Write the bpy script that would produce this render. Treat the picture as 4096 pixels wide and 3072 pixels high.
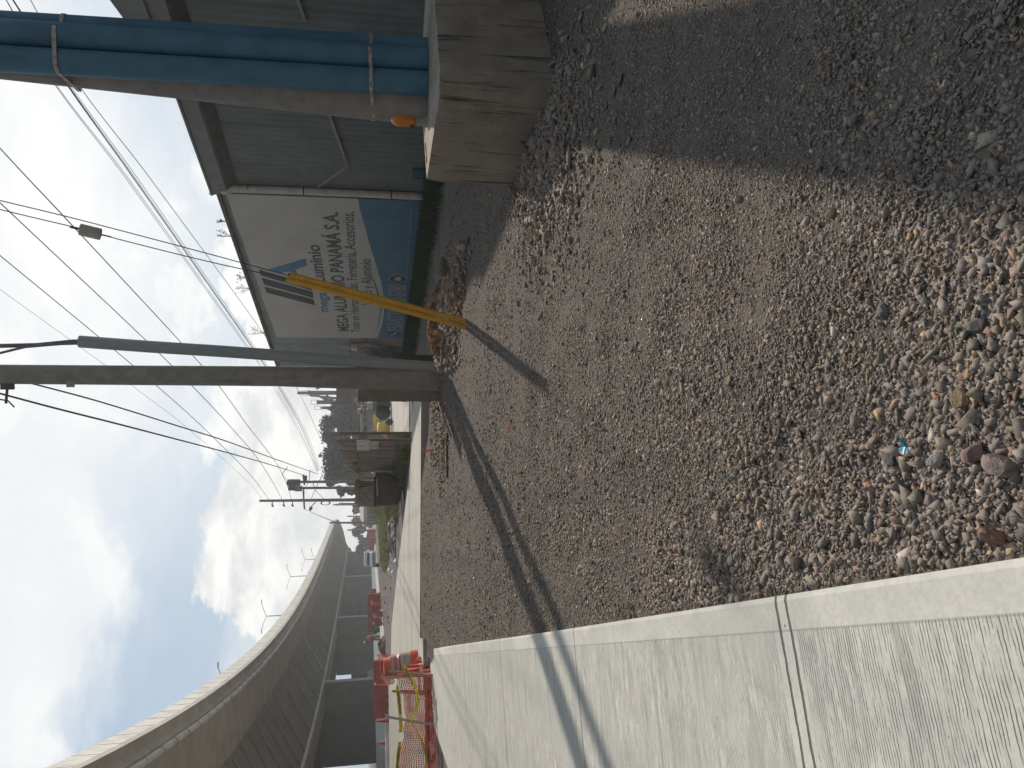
import bpy, math, random
import numpy as np
from mathutils import Vector, Matrix
R_ = math.radians
random.seed(7)
for o in list(bpy.data.objects):
    bpy.data.objects.remove(o)
scn = bpy.context.scene
col = scn.collection

# ------------------------------------------------------------------ camera
FPX, PITCH, EYE = 3050.0, math.atan((2048 - 1472) / 3050.0), 1.6
cd = bpy.data.cameras.new('camera')
cam = bpy.data.objects.new('camera', cd)
col.objects.link(cam)
FW = Vector((0, math.cos(PITCH), -math.sin(PITCH)))
UP = Vector((0, math.sin(PITCH), math.cos(PITCH)))
RT = Vector((1, 0, 0))
# the phone was held upright and its picture lies on its side: picture right = down
m = Matrix((-UP, RT, -FW)).transposed().to_4x4()
m.translation = Vector((0, 0, EYE))
cam.matrix_world = m
cd.sensor_fit = 'HORIZONTAL'
cd.sensor_width = 36.0
cd.lens = FPX * 36.0 / 4096.0
cd.clip_start = 0.05
cd.clip_end = 4000
scn.camera = cam
scn.render.resolution_x = 1024
scn.render.resolution_y = 768

# ------------------------------------------------------------------ light
SUN_AZ, SUN_EL = 21.0, 33.0
sd = bpy.data.lights.new('sun', 'SUN')
sd.energy = 4.4
sd.angle = R_(0.9)
sd.color = (1.0, 0.915, 0.81)
sun = bpy.data.objects.new('sun', sd)
col.objects.link(sun)
SUND = Vector((math.sin(R_(SUN_AZ)) * math.cos(R_(SUN_EL)), math.cos(R_(SUN_AZ)) * math.cos(R_(SUN_EL)), math.sin(R_(SUN_EL))))
sun.rotation_euler = SUND.to_track_quat('Z', 'Y').to_euler()

scn.view_settings.view_transform = 'Standard'
scn.view_settings.look = 'None'
scn.view_settings.exposure = 0.0
scn.view_settings.gamma = 1.0

world = bpy.data.worlds.new('World')
scn.world = world
world.use_nodes = True
wt = world.node_tree
wt.nodes.clear()


def N(t, kind, **kw):
    n = t.nodes.new(kind)
    for k, v in kw.items():
        if k.startswith('i_'):
            n.inputs[k[2:].replace('_', ' ')].default_value = v
        else:
            setattr(n, k, v)
    return n


def L(t, a, b):
    t.links.new(a, b)


def math_(t, op, a, b=None, c=None, clamp=False):
    n = t.nodes.new('ShaderNodeMath')
    n.operation = op
    n.use_clamp = clamp
    for i, v in enumerate((a, b, c)):
        if v is None:
            continue
        if isinstance(v, (int, float)):
            n.inputs[i].default_value = v
        else:
            L(t, v, n.inputs[i])
    return n.outputs[0]


def smooth(t, v, a, b, lo=0.0, hi=1.0):
    n = t.nodes.new('ShaderNodeMapRange')
    n.interpolation_type = 'SMOOTHSTEP'
    L(t, v, n.inputs['Value'])
    n.inputs['From Min'].default_value = a
    n.inputs['From Max'].default_value = b
    n.inputs['To Min'].default_value = lo
    n.inputs['To Max'].default_value = hi
    return n.outputs[0]


def mixc(t, f, a, b):
    n = t.nodes.new('ShaderNodeMix')
    n.data_type = 'RGBA'
    for v, s in ((f, n.inputs[0]), (a, n.inputs[6]), (b, n.inputs[7])):
        if isinstance(v, (int, float)):
            s.default_value = v
        elif isinstance(v, tuple):
            s.default_value = (*v, 1) if len(v) == 3 else v
        else:
            L(t, v, s)
    return n.outputs[2]


def direction(x, y):
    """unit vector of the part of the sky seen at this spot of the photograph"""
    U = 3072 - y
    return (RT * ((U - 1536) / FPX) + UP * ((2048 - x) / FPX) + FW).normalized()


def build_sky():
    t = wt
    out = N(t, 'ShaderNodeOutputWorld')
    bg = N(t, 'ShaderNodeBackground')
    L(t, bg.outputs[0], out.inputs[0])
    sky = N(t, 'ShaderNodeTexSky', sky_type='NISHITA', sun_disc=False)
    sky.sun_elevation = R_(SUN_EL)
    sky.sun_rotation = R_(SUN_AZ)
    sky.dust_density = 2.5
    sky.air_density = 1.0
    tc = N(t, 'ShaderNodeTexCoord')
    nrm = N(t, 'ShaderNodeVectorMath', operation='NORMALIZE')
    L(t, tc.outputs['Generated'], nrm.inputs[0])
    d = nrm.outputs[0]
    n1 = N(t, 'ShaderNodeTexNoise', i_Scale=2.6, i_Detail=8.0, i_Roughness=0.62, i_Distortion=0.4)
    n2 = N(t, 'ShaderNodeTexNoise', i_Scale=9.0, i_Detail=9.0, i_Roughness=0.62, i_Distortion=0.3)
    mp = N(t, 'ShaderNodeMapping')
    mp.inputs['Scale'].default_value = (1, 1, 2.0)
    mp.inputs['Location'].default_value = (3.1, 1.7, 0.4)
    L(t, d, mp.inputs[0])
    L(t, mp.outputs[0], n1.inputs['Vector'])
    L(t, mp.outputs[0], n2.inputs['Vector'])
    # warped direction used to place the banks of cloud
    wv = N(t, 'ShaderNodeVectorMath', operation='SUBTRACT')
    L(t, n2.outputs['Color'], wv.inputs[0])
    wv.inputs[1].default_value = (0.5, 0.5, 0.5)
    ws = N(t, 'ShaderNodeVectorMath', operation='SCALE')
    L(t, wv.outputs[0], ws.inputs[0])
    ws.inputs['Scale'].default_value = 0.13
    wa = N(t, 'ShaderNodeVectorMath', operation='ADD')
    L(t, d, wa.inputs[0])
    L(t, ws.outputs[0], wa.inputs[1])
    wd = wa.outputs[0]

    def bank(x, y, r, soft, src=wd):
        c = direction(x, y)
        q = N(t, 'ShaderNodeVectorMath', operation='DISTANCE')
        L(t, src, q.inputs[0])
        q.inputs[1].default_value = c
        return smooth(t, q.outputs['Value'], r - soft, r + soft, 1.0, 0.0)
    crisp = None
    for x, y, r in ((1010, 2300, .050), (1080, 2200, .085), (1150, 2330, .07), (1120, 2060, .075), (1230, 1950, .095), (1250, 1800, .07),
                    (1120, 1700, .045), (1010, 1730, .035), (1210, 1150, .05), (1280, 1300, .07), (1120, 1000, .04), (1250, 2150, .09)):
        b = bank(x, y, r, .007)
        crisp = b if crisp is None else math_(t, 'MAXIMUM', crisp, b)
    soft = None
    for x, y, r, s in ((90, 2080, .10, .04), (120, 2330, .11, .045), (40, 2560, .10, .04), (-60, 2750, .10, .05), (120, 3010, .05, .03),
                       (60, 560, .075, .04), (30, 300, .06, .04), (110, 1240, .085, .04), (20, 1420, .07, .04), (-40, 1050, .09, .05), (280, 1610, .04, .02), (110, 1790, .03, .02),
                       (725, 1190, .038, .018), (780, 1260, .025, .015), (700, 1330, .03, .02), (970, 985, .035, .015), (1010, 1170, .03, .012), (1080, 1100, .035, .012),
                       (840, 1730, .03, .02), (900, 1640, .03, .02), (980, 1560, .035, .02), (640, 820, .03, .03), (880, 700, .04, .03), (500, 1030, .025, .02),
                       (1330, 1500, .10, .05), (1120, 2650, .04, .05), (-1000, 1200, .42, .15)):
        b = math_(t, 'MULTIPLY', bank(x, y, r, s), 0.97)
        soft = b if soft is None else math_(t, 'MAXIMUM', soft, b)
    wisps = smooth(t, n1.outputs['Fac'], 0.54, 0.76, 0.0, 0.30)
    sep = N(t, 'ShaderNodeSeparateXYZ')
    L(t, d, sep.inputs[0])
    haze = smooth(t, sep.outputs['Z'], 0.0, 0.28, 0.6, 0.0)
    # how near the direction is to the sun: cloud and haze glow towards it
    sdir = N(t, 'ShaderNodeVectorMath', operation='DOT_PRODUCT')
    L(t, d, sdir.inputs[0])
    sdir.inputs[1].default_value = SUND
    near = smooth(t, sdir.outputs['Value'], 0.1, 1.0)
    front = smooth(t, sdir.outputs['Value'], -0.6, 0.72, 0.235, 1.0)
    shade = smooth(t, n2.outputs['Fac'], 0.36, 0.62)
    lit = mixc(t, shade, (0.68, 0.71, 0.73), (0.99, 0.99, 0.97))
    litg = mixc(t, near, (0, 0, 0), (0.10, 0.09, 0.07))
    ad = N(t, 'ShaderNodeMix', data_type='RGBA', blend_type='ADD')
    ad.inputs[0].default_value = 1.0
    L(t, lit, ad.inputs[6])
    L(t, litg, ad.inputs[7])
    # clear sky: nishita with a thin bright veil
    sk = N(t, 'ShaderNodeMix', data_type='RGBA', blend_type='MULTIPLY')
    sk.inputs[0].default_value = 1.0
    L(t, sky.outputs[0], sk.inputs[6])
    sk.inputs[7].default_value = (0.072, 0.072, 0.072, 1)
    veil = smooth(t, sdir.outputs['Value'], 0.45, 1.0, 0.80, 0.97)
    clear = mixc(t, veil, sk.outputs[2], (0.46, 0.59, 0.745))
    c1 = mixc(t, haze, clear, (0.60, 0.70, 0.80))
    c2 = mixc(t, wisps, c1, (0.76, 0.83, 0.90))
    c3 = mixc(t, soft, c2, mixc(t, smooth(t, n1.outputs['Fac'], .4, .62), (0.90, 0.92, 0.94), (1.04, 1.04, 1.02)))
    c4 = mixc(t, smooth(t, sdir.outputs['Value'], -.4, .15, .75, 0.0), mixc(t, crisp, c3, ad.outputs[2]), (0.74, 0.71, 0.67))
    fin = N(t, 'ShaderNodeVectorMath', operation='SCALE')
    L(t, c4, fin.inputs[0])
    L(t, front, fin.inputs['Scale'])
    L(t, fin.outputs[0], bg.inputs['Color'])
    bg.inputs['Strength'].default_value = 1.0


build_sky()

# ------------------------------------------------------------------ helpers
FARZ = 0.27


def zt(x, y):
    s = min(1.0, max(0.0, (y - 5.5) / 7.5))
    return FARZ * s * s * (3 - 2 * s)


def ray(x, y):
    U = 3072 - y
    return RT * ((U - 1536) / FPX) + UP * ((2048 - x) / FPX) + FW


def gp(x, y, z=FARZ):
    d = ray(x, y)
    return Vector((0, 0, EYE)) + d * ((z - EYE) / d.z)


def dp(x, y, Y):
    d = ray(x, y)
    return Vector((0, 0, EYE)) + d * (Y / d.y)


def gt(x, y):
    z = 0.0
    for i in range(25):
        p = gp(x, y, z)
        z = 0.5 * z + 0.5 * zt(p.x, p.y)
    return gp(x, y, z)


class MB:
    def __init__(s):
        s.v, s.f = [], []

    def add(s, vs, fs):
        b = len(s.v)
        s.v += [Vector(v) for v in vs]
        s.f += [tuple(b + i for i in f) for f in fs]
        return s

    def box(s, c, size, rz=0.0, rot=None):
        M = rot if rot is not None else Matrix.Rotation(rz, 3, 'Z')
        c = Vector(c)
        hx, hy, hz = size[0] / 2, size[1] / 2, size[2] / 2
        vs = [c + M @ Vector((sx * hx, sy * hy, sz * hz)) for sz in (-1, 1) for sy in (-1, 1) for sx in (-1, 1)]
        return s.add(vs, [(0, 2, 3, 1), (4, 5, 7, 6), (0, 1, 5, 4), (2, 6, 7, 3), (0, 4, 6, 2), (1, 3, 7, 5)])

    def bbox(s, a, b, **k):
        a, b = Vector(a), Vector(b)
        return s.box((a + b) / 2, (abs(b.x - a.x), abs(b.y - a.y), abs(b.z - a.z)), **k)

    def bar(s, a, b, w, h=None):
        """rectangular bar from a to b"""
        a, b = Vector(a), Vector(b)
        h = h or w
        d = b - a
        q = d.to_track_quat('Z', 'Y').to_matrix()
        return s.box((a + b) / 2, (w, h, d.length), rot=q)

    def prism(s, pts, z0, z1):
        n = len(pts)
        ar = sum(pts[i][0] * pts[(i + 1) % n][1] - pts[(i + 1) % n][0] * pts[i][1] for i in range(n))
        if ar < 0:
            pts = pts[::-1]
        f0 = (lambda p: z0) if not callable(z0) else z0
        f1 = (lambda p: z1) if not callable(z1) else z1
        vs = [(p[0], p[1], f0(p)) for p in pts] + [(p[0], p[1], f1(p)) for p in pts]
        fs = [tuple(range(n - 1, -1, -1)), tuple(range(n, 2 * n))] + [(i, (i + 1) % n, n + (i + 1) % n, n + i) for i in range(n)]
        return s.add(vs, fs)

    def tube(s, pts, r, n=8, caps=True):
        pts = [Vector(p) for p in pts]
        rs = r if isinstance(r, (list, tuple)) else [r] * len(pts)
        ref = None
        rings = []
        for i, p in enumerate(pts):
            t = (pts[min(i + 1, len(pts) - 1)] - pts[max(i - 1, 0)]).normalized()
            if ref is None:
                ref = Vector((1, 0, 0)) if abs(t.x) < 0.9 else Vector((0, 1, 0))
            u = (ref - t * ref.dot(t)).normalized()
            w = t.cross(u)
            ref = u
            rings.append([p + (u * math.cos(2 * math.pi * k / n) + w * math.sin(2 * math.pi * k / n)) * rs[i] for k in range(n)])
        fs = []
        for i in range(len(rings) - 1):
            for k in range(n):
                a, b = i * n + k, i * n + (k + 1) % n
                fs.append((a, b, b + n, a + n))
        if caps:
            fs.append(tuple(range(n - 1, -1, -1)))
            e = (len(rings) - 1) * n
            fs.append(tuple(e + k for k in range(n)))
        return s.add([v for q in rings for v in q], fs)

    def lathe(s, c, prof, n=20, M=None):
        c = Vector(c)
        M = M or Matrix.Identity(3)
        vs, fs = [], []
        for r, z in prof:
            for k in range(n):
                a = 2 * math.pi * k / n
                vs.append(c + M @ Vector((r * math.cos(a), r * math.sin(a), z)))
        for i in range(len(prof) - 1):
            for k in range(n):
                a, b = i * n + k, i * n + (k + 1) % n
                fs.append((a, b, b + n, a + n))
        fs.append(tuple(range(n - 1, -1, -1)))
        e = (len(prof) - 1) * n
        fs.append(tuple(e + k for k in range(n)))
        return s.add(vs, fs)

    def plate(s, pts, d):
        """polygon (3D points) thickened by vector d"""
        n = len(pts)
        pts = [Vector(p) for p in pts]
        d = Vector(d)
        return s.add(pts + [p + d for p in pts], [tuple(range(n)), tuple(range(2 * n - 1, n - 1, -1))] + [(i, n + i, n + (i + 1) % n, (i + 1) % n) for i in range(n)])

    def grid(s, fn, nu, nv):
        vs = [fn(i / nu, j / nv) for j in range(nv + 1) for i in range(nu + 1)]
        w = nu + 1
        return s.add(vs, [(j * w + i, j * w + i + 1, (j + 1) * w + i + 1, (j + 1) * w + i) for j in range(nv) for i in range(nu)])

    def build(s, name, mat, parent=None, label=None, cat=None, group=None, kind=None, smooth=False, origin=True, bevel=0.0):
        me = bpy.data.meshes.new(name)
        if parent is not None:
            o0 = world_loc(parent)
        elif origin and s.v:
            xs = [v.x for v in s.v]; ys = [v.y for v in s.v]; zs = [v.z for v in s.v]
            o0 = Vector(((min(xs) + max(xs)) / 2, (min(ys) + max(ys)) / 2, min(zs)))
        else:
            o0 = Vector((0, 0, 0))
        me.from_pydata([tuple(v - o0) for v in s.v], [], s.f)
        me.update()
        ob = bpy.data.objects.new(name, me)
        col.objects.link(ob)
        if parent is not None:
            ob.parent = parent
        else:
            ob.location = o0
        me.materials.append(mat)
        if smooth:
            me.polygons.foreach_set('use_smooth', [True] * len(me.polygons))
            try:
                me.set_sharp_from_angle(angle=R_(38))
            except Exception:
                pass
        if bevel:
            b = ob.modifiers.new('bevel', 'BEVEL')
            b.width = bevel
            b.segments = 2
            b.limit_method = 'ANGLE'
        put(ob, label, cat, group, kind)
        return ob


def world_loc(o):
    v = Vector((0, 0, 0))
    while o is not None:
        v += o.location
        o = o.parent
    return v


def put(o, label=None, cat=None, group=None, kind=None):
    for k, v in (('label', label), ('category', cat), ('group', group), ('kind', kind)):
        if v:
            o[k] = v
    return o


def thing(name, label, cat, loc, group=None):
    o = bpy.data.objects.new(name, None)
    col.objects.link(o)
    o.location = loc
    o.empty_display_size = 0.2
    return put(o, label, cat, group)


def dup(root, loc, label=None, rz=None, scale=None):
    def cp(o, par):
        c = o.copy()
        col.objects.link(c)
        c.parent = par
        for ch in o.children:
            cp(ch, c)
        return c
    r = cp(root, None)
    r.location = loc
    if rz is not None:
        r.rotation_euler = (0, 0, rz)
    if scale is not None:
        r.scale = (scale,) * 3
    if label:
        r['label'] = label
    return r


MATS = {}


def mat(name, c, rough=0.85, var=0.12, scale=6.0, bump=0.0, bscale=40.0, c2=None, blotch=0.0, metal=0.0, stretch=(1, 1, 1), spec=0.3, streak=None, alpha=1.0, trans=0.0):
    """procedural surface: base colour with fine and broad variation, optional stains"""
    if name in MATS:
        return MATS[name]
    M = bpy.data.materials.new(name)
    M.use_nodes = True
    t = M.node_tree
    b = t.nodes['Principled BSDF']
    b.inputs['Roughness'].default_value = rough
    b.inputs['Metallic'].default_value = metal
    b.inputs['Specular IOR Level'].default_value = spec
    if trans:
        b.inputs['Transmission Weight'].default_value = trans
    tc = N(t, 'ShaderNodeTexCoord')
    mp = N(t, 'ShaderNodeMapping')
    mp.inputs['Scale'].default_value = stretch
    L(t, tc.outputs['Object'], mp.inputs[0])
    n = N(t, 'ShaderNodeTexNoise', i_Scale=scale, i_Detail=8.0, i_Roughness=0.62)
    L(t, mp.outputs[0], n.inputs['Vector'])
    lo = tuple(v * (1 - var) for v in c)
    hi = tuple(min(1, v * (1 + var)) for v in c)
    f = smooth(t, n.outputs['Fac'], 0.35, 0.65)
    cc = mixc(t, f, lo, hi)
    if c2 is not None:
        nb = N(t, 'ShaderNodeTexNoise', i_Scale=scale * 0.37, i_Detail=6.0, i_Roughness=0.7)
        L(t, mp.outputs[0], nb.inputs['Vector'])
        cc = mixc(t, smooth(t, nb.outputs['Fac'], 0.62 - blotch * 0.3, 0.75 - blotch * 0.2), cc, c2)
    if streak is not None:
        ms = N(t, 'ShaderNodeMapping')
        ms.inputs['Scale'].default_value = (streak[1], streak[1], streak[1] * 0.06)
        L(t, tc.outputs['Object'], ms.inputs[0])
        ns = N(t, 'ShaderNodeTexNoise', i_Scale=1.0, i_Detail=5.0, i_Roughness=0.6)
        L(t, ms.outputs[0], ns.inputs['Vector'])
        cc = mixc(t, smooth(t, ns.outputs['Fac'], streak[2], streak[2] + 0.16, 0.0, streak[3]), cc, streak[0])
    L(t, cc, b.inputs['Base Color'])
    if bump:
        nn = N(t, 'ShaderNodeTexNoise', i_Scale=bscale, i_Detail=6.0, i_Roughness=0.65)
        L(t, mp.outputs[0], nn.inputs['Vector'])
        bp = N(t, 'ShaderNodeBump')
        bp.inputs['Strength'].default_value = bump
        bp.inputs['Distance'].default_value = 0.02
        L(t, nn.outputs['Fac'], bp.inputs['Height'])
        L(t, bp.outputs[0], b.inputs['Normal'])
    MATS[name] = M
    return M


concrete = mat('concrete', (0.30, 0.285, 0.255), bump=0.25, scale=2.0, c2=(0.20, 0.19, 0.17), blotch=.2)
concrete_pale = mat('concrete_pale', (0.62, 0.595, 0.54), bump=0.2, scale=1.2, c2=(0.50, 0.465, 0.40), blotch=.1, streak=((0.3, 0.27, 0.23), 1.2, .60, .5))
concrete_beam = mat('concrete_beam', (0.40, 0.37, 0.325), bump=0.2, scale=.7, c2=(0.33, 0.305, 0.27), blotch=.2)
concrete_dark = mat('concrete_dark', (0.16, 0.155, 0.145), bump=0.2, scale=.8)
pole_grey = mat('pole_grey', (0.29, 0.27, 0.245), rough=.9, scale=5, bump=.2, bscale=90, streak=((0.13, 0.11, 0.095), 9, .56, .55))
pole_brown = mat('pole_brown', (0.25, 0.205, 0.175), rough=.9, scale=5, bump=.2, streak=((0.07, 0.055, 0.05), 10, .52, .6))
cable_mat = mat('cable_black', (0.045, 0.05, 0.085), rough=.7)
steel = mat('galvanised_steel', (0.32, 0.33, 0.34), rough=.5, metal=.5)
dark_steel = mat('dark_steel', (0.055, 0.06, 0.065), rough=.6)
yellow_pl = mat('yellow_plastic', (0.72, 0.40, 0.03), rough=.5, var=.1, scale=8, streak=((0.35, 0.22, 0.05), 20, .62, .5))
blue_pl = mat('blue_plastic', (0.09, 0.205, 0.285), rough=.6, var=.12, scale=3, bump=.05, streak=((0.13, 0.22, 0.30), 8, .52, .4))
grey_pl = mat('grey_plastic', (0.31, 0.345, 0.345), rough=.55, var=.06, scale=3, streak=((0.17, 0.18, 0.18), 12, .58, .5))
white_pt = mat('white_paint', (0.62, 0.60, 0.56), rough=.6)
red_pl = mat('red_plastic', (0.50, 0.06, 0.045), rough=.5, var=.15, scale=2)
orange_pl = mat('orange_plastic', (0.85, 0.14, 0.03), rough=.5, var=.1)
orange_net = mat('orange_net', (0.62, 0.13, 0.075), rough=.7, var=.2)
reflect_grey = mat('reflective_sheeting', (0.42, 0.37, 0.33), rough=.4)
yellow_tp = mat('yellow_tape', (0.80, 0.66, 0.04), rough=.45)
black_ink = mat('black_print', (0.03, 0.03, 0.03), rough=.7)
wood = mat('weathered_wood', (0.22, 0.17, 0.125), rough=.9, scale=9, stretch=(1, 1, .2), streak=((0.10, 0.075, 0.055), 30, .5, .6))
dirt = mat('dirt', (0.12, 0.10, 0.085), rough=1, scale=1.3, var=.25, bump=.8, bscale=14, c2=(0.085, 0.075, 0.066), blotch=.3)
rust = mat('rust_brown', (0.12, 0.065, 0.05), rough=.9, var=.25, scale=3)

# ------------------------------------------------------------------ ground
def build_ground():
    xs = sorted(set([-900, -500, -300, -180, -110, -70, -50] + [i for i in range(-40, 41, 2)] + [50, 70, 110, 180, 300, 500, 900]))
    ys = sorted(set([-60, -20, -8] + [i * .75 for i in range(-4, 28)] + [24, 30, 40, 55, 80, 120, 180, 260, 400, 700, 1200, 2200]))
    vs = [(x, y, zt(x, y) - 0.05) for y in ys for x in xs]
    w = len(xs)
    fs = [(j * w + i, j * w + i + 1, (j + 1) * w + i + 1, (j + 1) * w + i) for j in range(len(ys) - 1) for i in range(w - 1)]
    MB().add(vs, fs).build('ground', dirt, kind='structure', origin=False, smooth=True)


build_ground()

# road axis: heading of the near pavement
RA = R_(-19.6)
AX = Vector((math.sin(RA), math.cos(RA), 0))      # along
LX = Vector((-math.cos(RA), math.sin(RA), 0))     # to the left
PO = gt(2278, 2516)
PO.z = 0


def uv(p):
    d = Vector((p[0], p[1], 0)) - PO
    return d.dot(AX), d.dot(LX)


def gravel_material():
    M = bpy.data.materials.new('gravel_fines')
    M.use_nodes = True
    t = M.node_tree
    b = t.nodes['Principled BSDF']
    b.inputs['Roughness'].default_value = 1.0
    b.inputs['Specular IOR Level'].default_value = 0.15
    tc = N(t, 'ShaderNodeTexCoord')
    v1 = N(t, 'ShaderNodeTexVoronoi', i_Scale=42.0)
    v2 = N(t, 'ShaderNodeTexVoronoi', i_Scale=105.0)
    n1 = N(t, 'ShaderNodeTexNoise', i_Scale=1.1, i_Detail=5.0)
    n2 = N(t, 'ShaderNodeTexNoise', i_Scale=60.0, i_Detail=6.0, i_Roughness=.7)
    for n in (v1, v2, n1, n2):
        L(t, tc.outputs['Object'], n.inputs['Vector'])
    bw = N(t, 'ShaderNodeRGBToBW')
    L(t, v1.outputs['Color'], bw.inputs[0])
    c = mixc(t, smooth(t, bw.outputs[0], .2, .9), (0.095, 0.080, 0.068), (0.19, 0.158, 0.133))
    c = mixc(t, smooth(t, n2.outputs['Fac'], .4, .65, 0, .6), c, (0.115, 0.098, 0.083))
    c = mixc(t, smooth(t, n1.outputs['Fac'], .4, .65, 0, .5), c, (0.13, 0.110, 0.092))
    L(t, c, b.inputs['Base Color'])
    h = math_(t, 'ADD', math_(t, 'MULTIPLY', v1.outputs['Distance'], -1.0), math_(t, 'MULTIPLY', v2.outputs['Distance'], -0.5))
    h = math_(t, 'ADD', h, n2.outputs['Fac'])
    bp = N(t, 'ShaderNodeBump')
    bp.inputs['Strength'].default_value = 0.6
    bp.inputs['Distance'].default_value = 0.012
    L(t, h, bp.inputs['Height'])
    L(t, bp.outputs[0], b.inputs['Normal'])
    return M


def hsh(x, y, s=0):
    v = math.sin(x * 12.9898 + y * 78.233 + s * 37.719) * 43758.5453
    return v - math.floor(v)


def vnoise(x, y, s=0):
    xi, yi = math.floor(x), math.floor(y)
    fx, fy = x - xi, y - yi
    fx, fy = fx * fx * (3 - 2 * fx), fy * fy * (3 - 2 * fy)
    a, b, c, d = hsh(xi, yi, s), hsh(xi + 1, yi, s), hsh(xi, yi + 1, s), hsh(xi + 1, yi + 1, s)
    return (a * (1 - fx) + b * fx) * (1 - fy) + (c * (1 - fx) + d * fx) * fy


def gz(x, y):
    """height of the gravel surface"""
    z = zt(x, y)
    u = (vnoise(x * .9, y * .9, 1) - .5) * .05 + (vnoise(x * 3, y * 3, 2) - .5) * .025
    # loose heap pushed up along the far right edge and against the concrete footing
    h = 0.16 * math.exp(-((y - 12.0 + .9 * (x - 1.2)) / .7) ** 2) * (1 if x > .3 else math.exp(-((x - .3) / .5) ** 2)) * (1 if x < 2.6 else math.exp(-((x - 2.6) / .5) ** 2))
    h += 0.10 * math.exp(-((x - 2.0) / .5) ** 2 - ((y - 6.9) / .8) ** 2)
    if y > 15.2 and x < -.8:
        z += .15 * min(1, (y - 15.2) / 1.9) * min(1, (-.8 - x) / 1.5)
    return z + u + h


GM = gravel_material()
xs = [-7 + i * .16 for i in range(110)]
ys = [-1 + j * .16 for j in range(116)]
vs, fs = [], []
for y in ys:
    for x in xs:
        vs.append((x, y, gz(x, y)))
w = len(xs)
for j in range(len(ys) - 1):
    for i in range(w - 1):
        cx, cy = xs[i], ys[j]
        u_, v_ = uv((cx, cy))
        wo = (Vector((cx, cy, 0)) - Vector((4.09, 16.5, 0))).dot(Vector((-.9526, -.3043, 0)))
        if v_ < .3 and cy < 17.4 and not (wo < 2.75 + .3 * math.sin(cy * 2.3) and cy > 8.2):
            fs.append((j * w + i, j * w + i + 1, (j + 1) * w + i + 1, (j + 1) * w + i))
gb = MB().add(vs, fs).build('gravel_bed', GM, kind='structure', origin=False, smooth=True)

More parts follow.
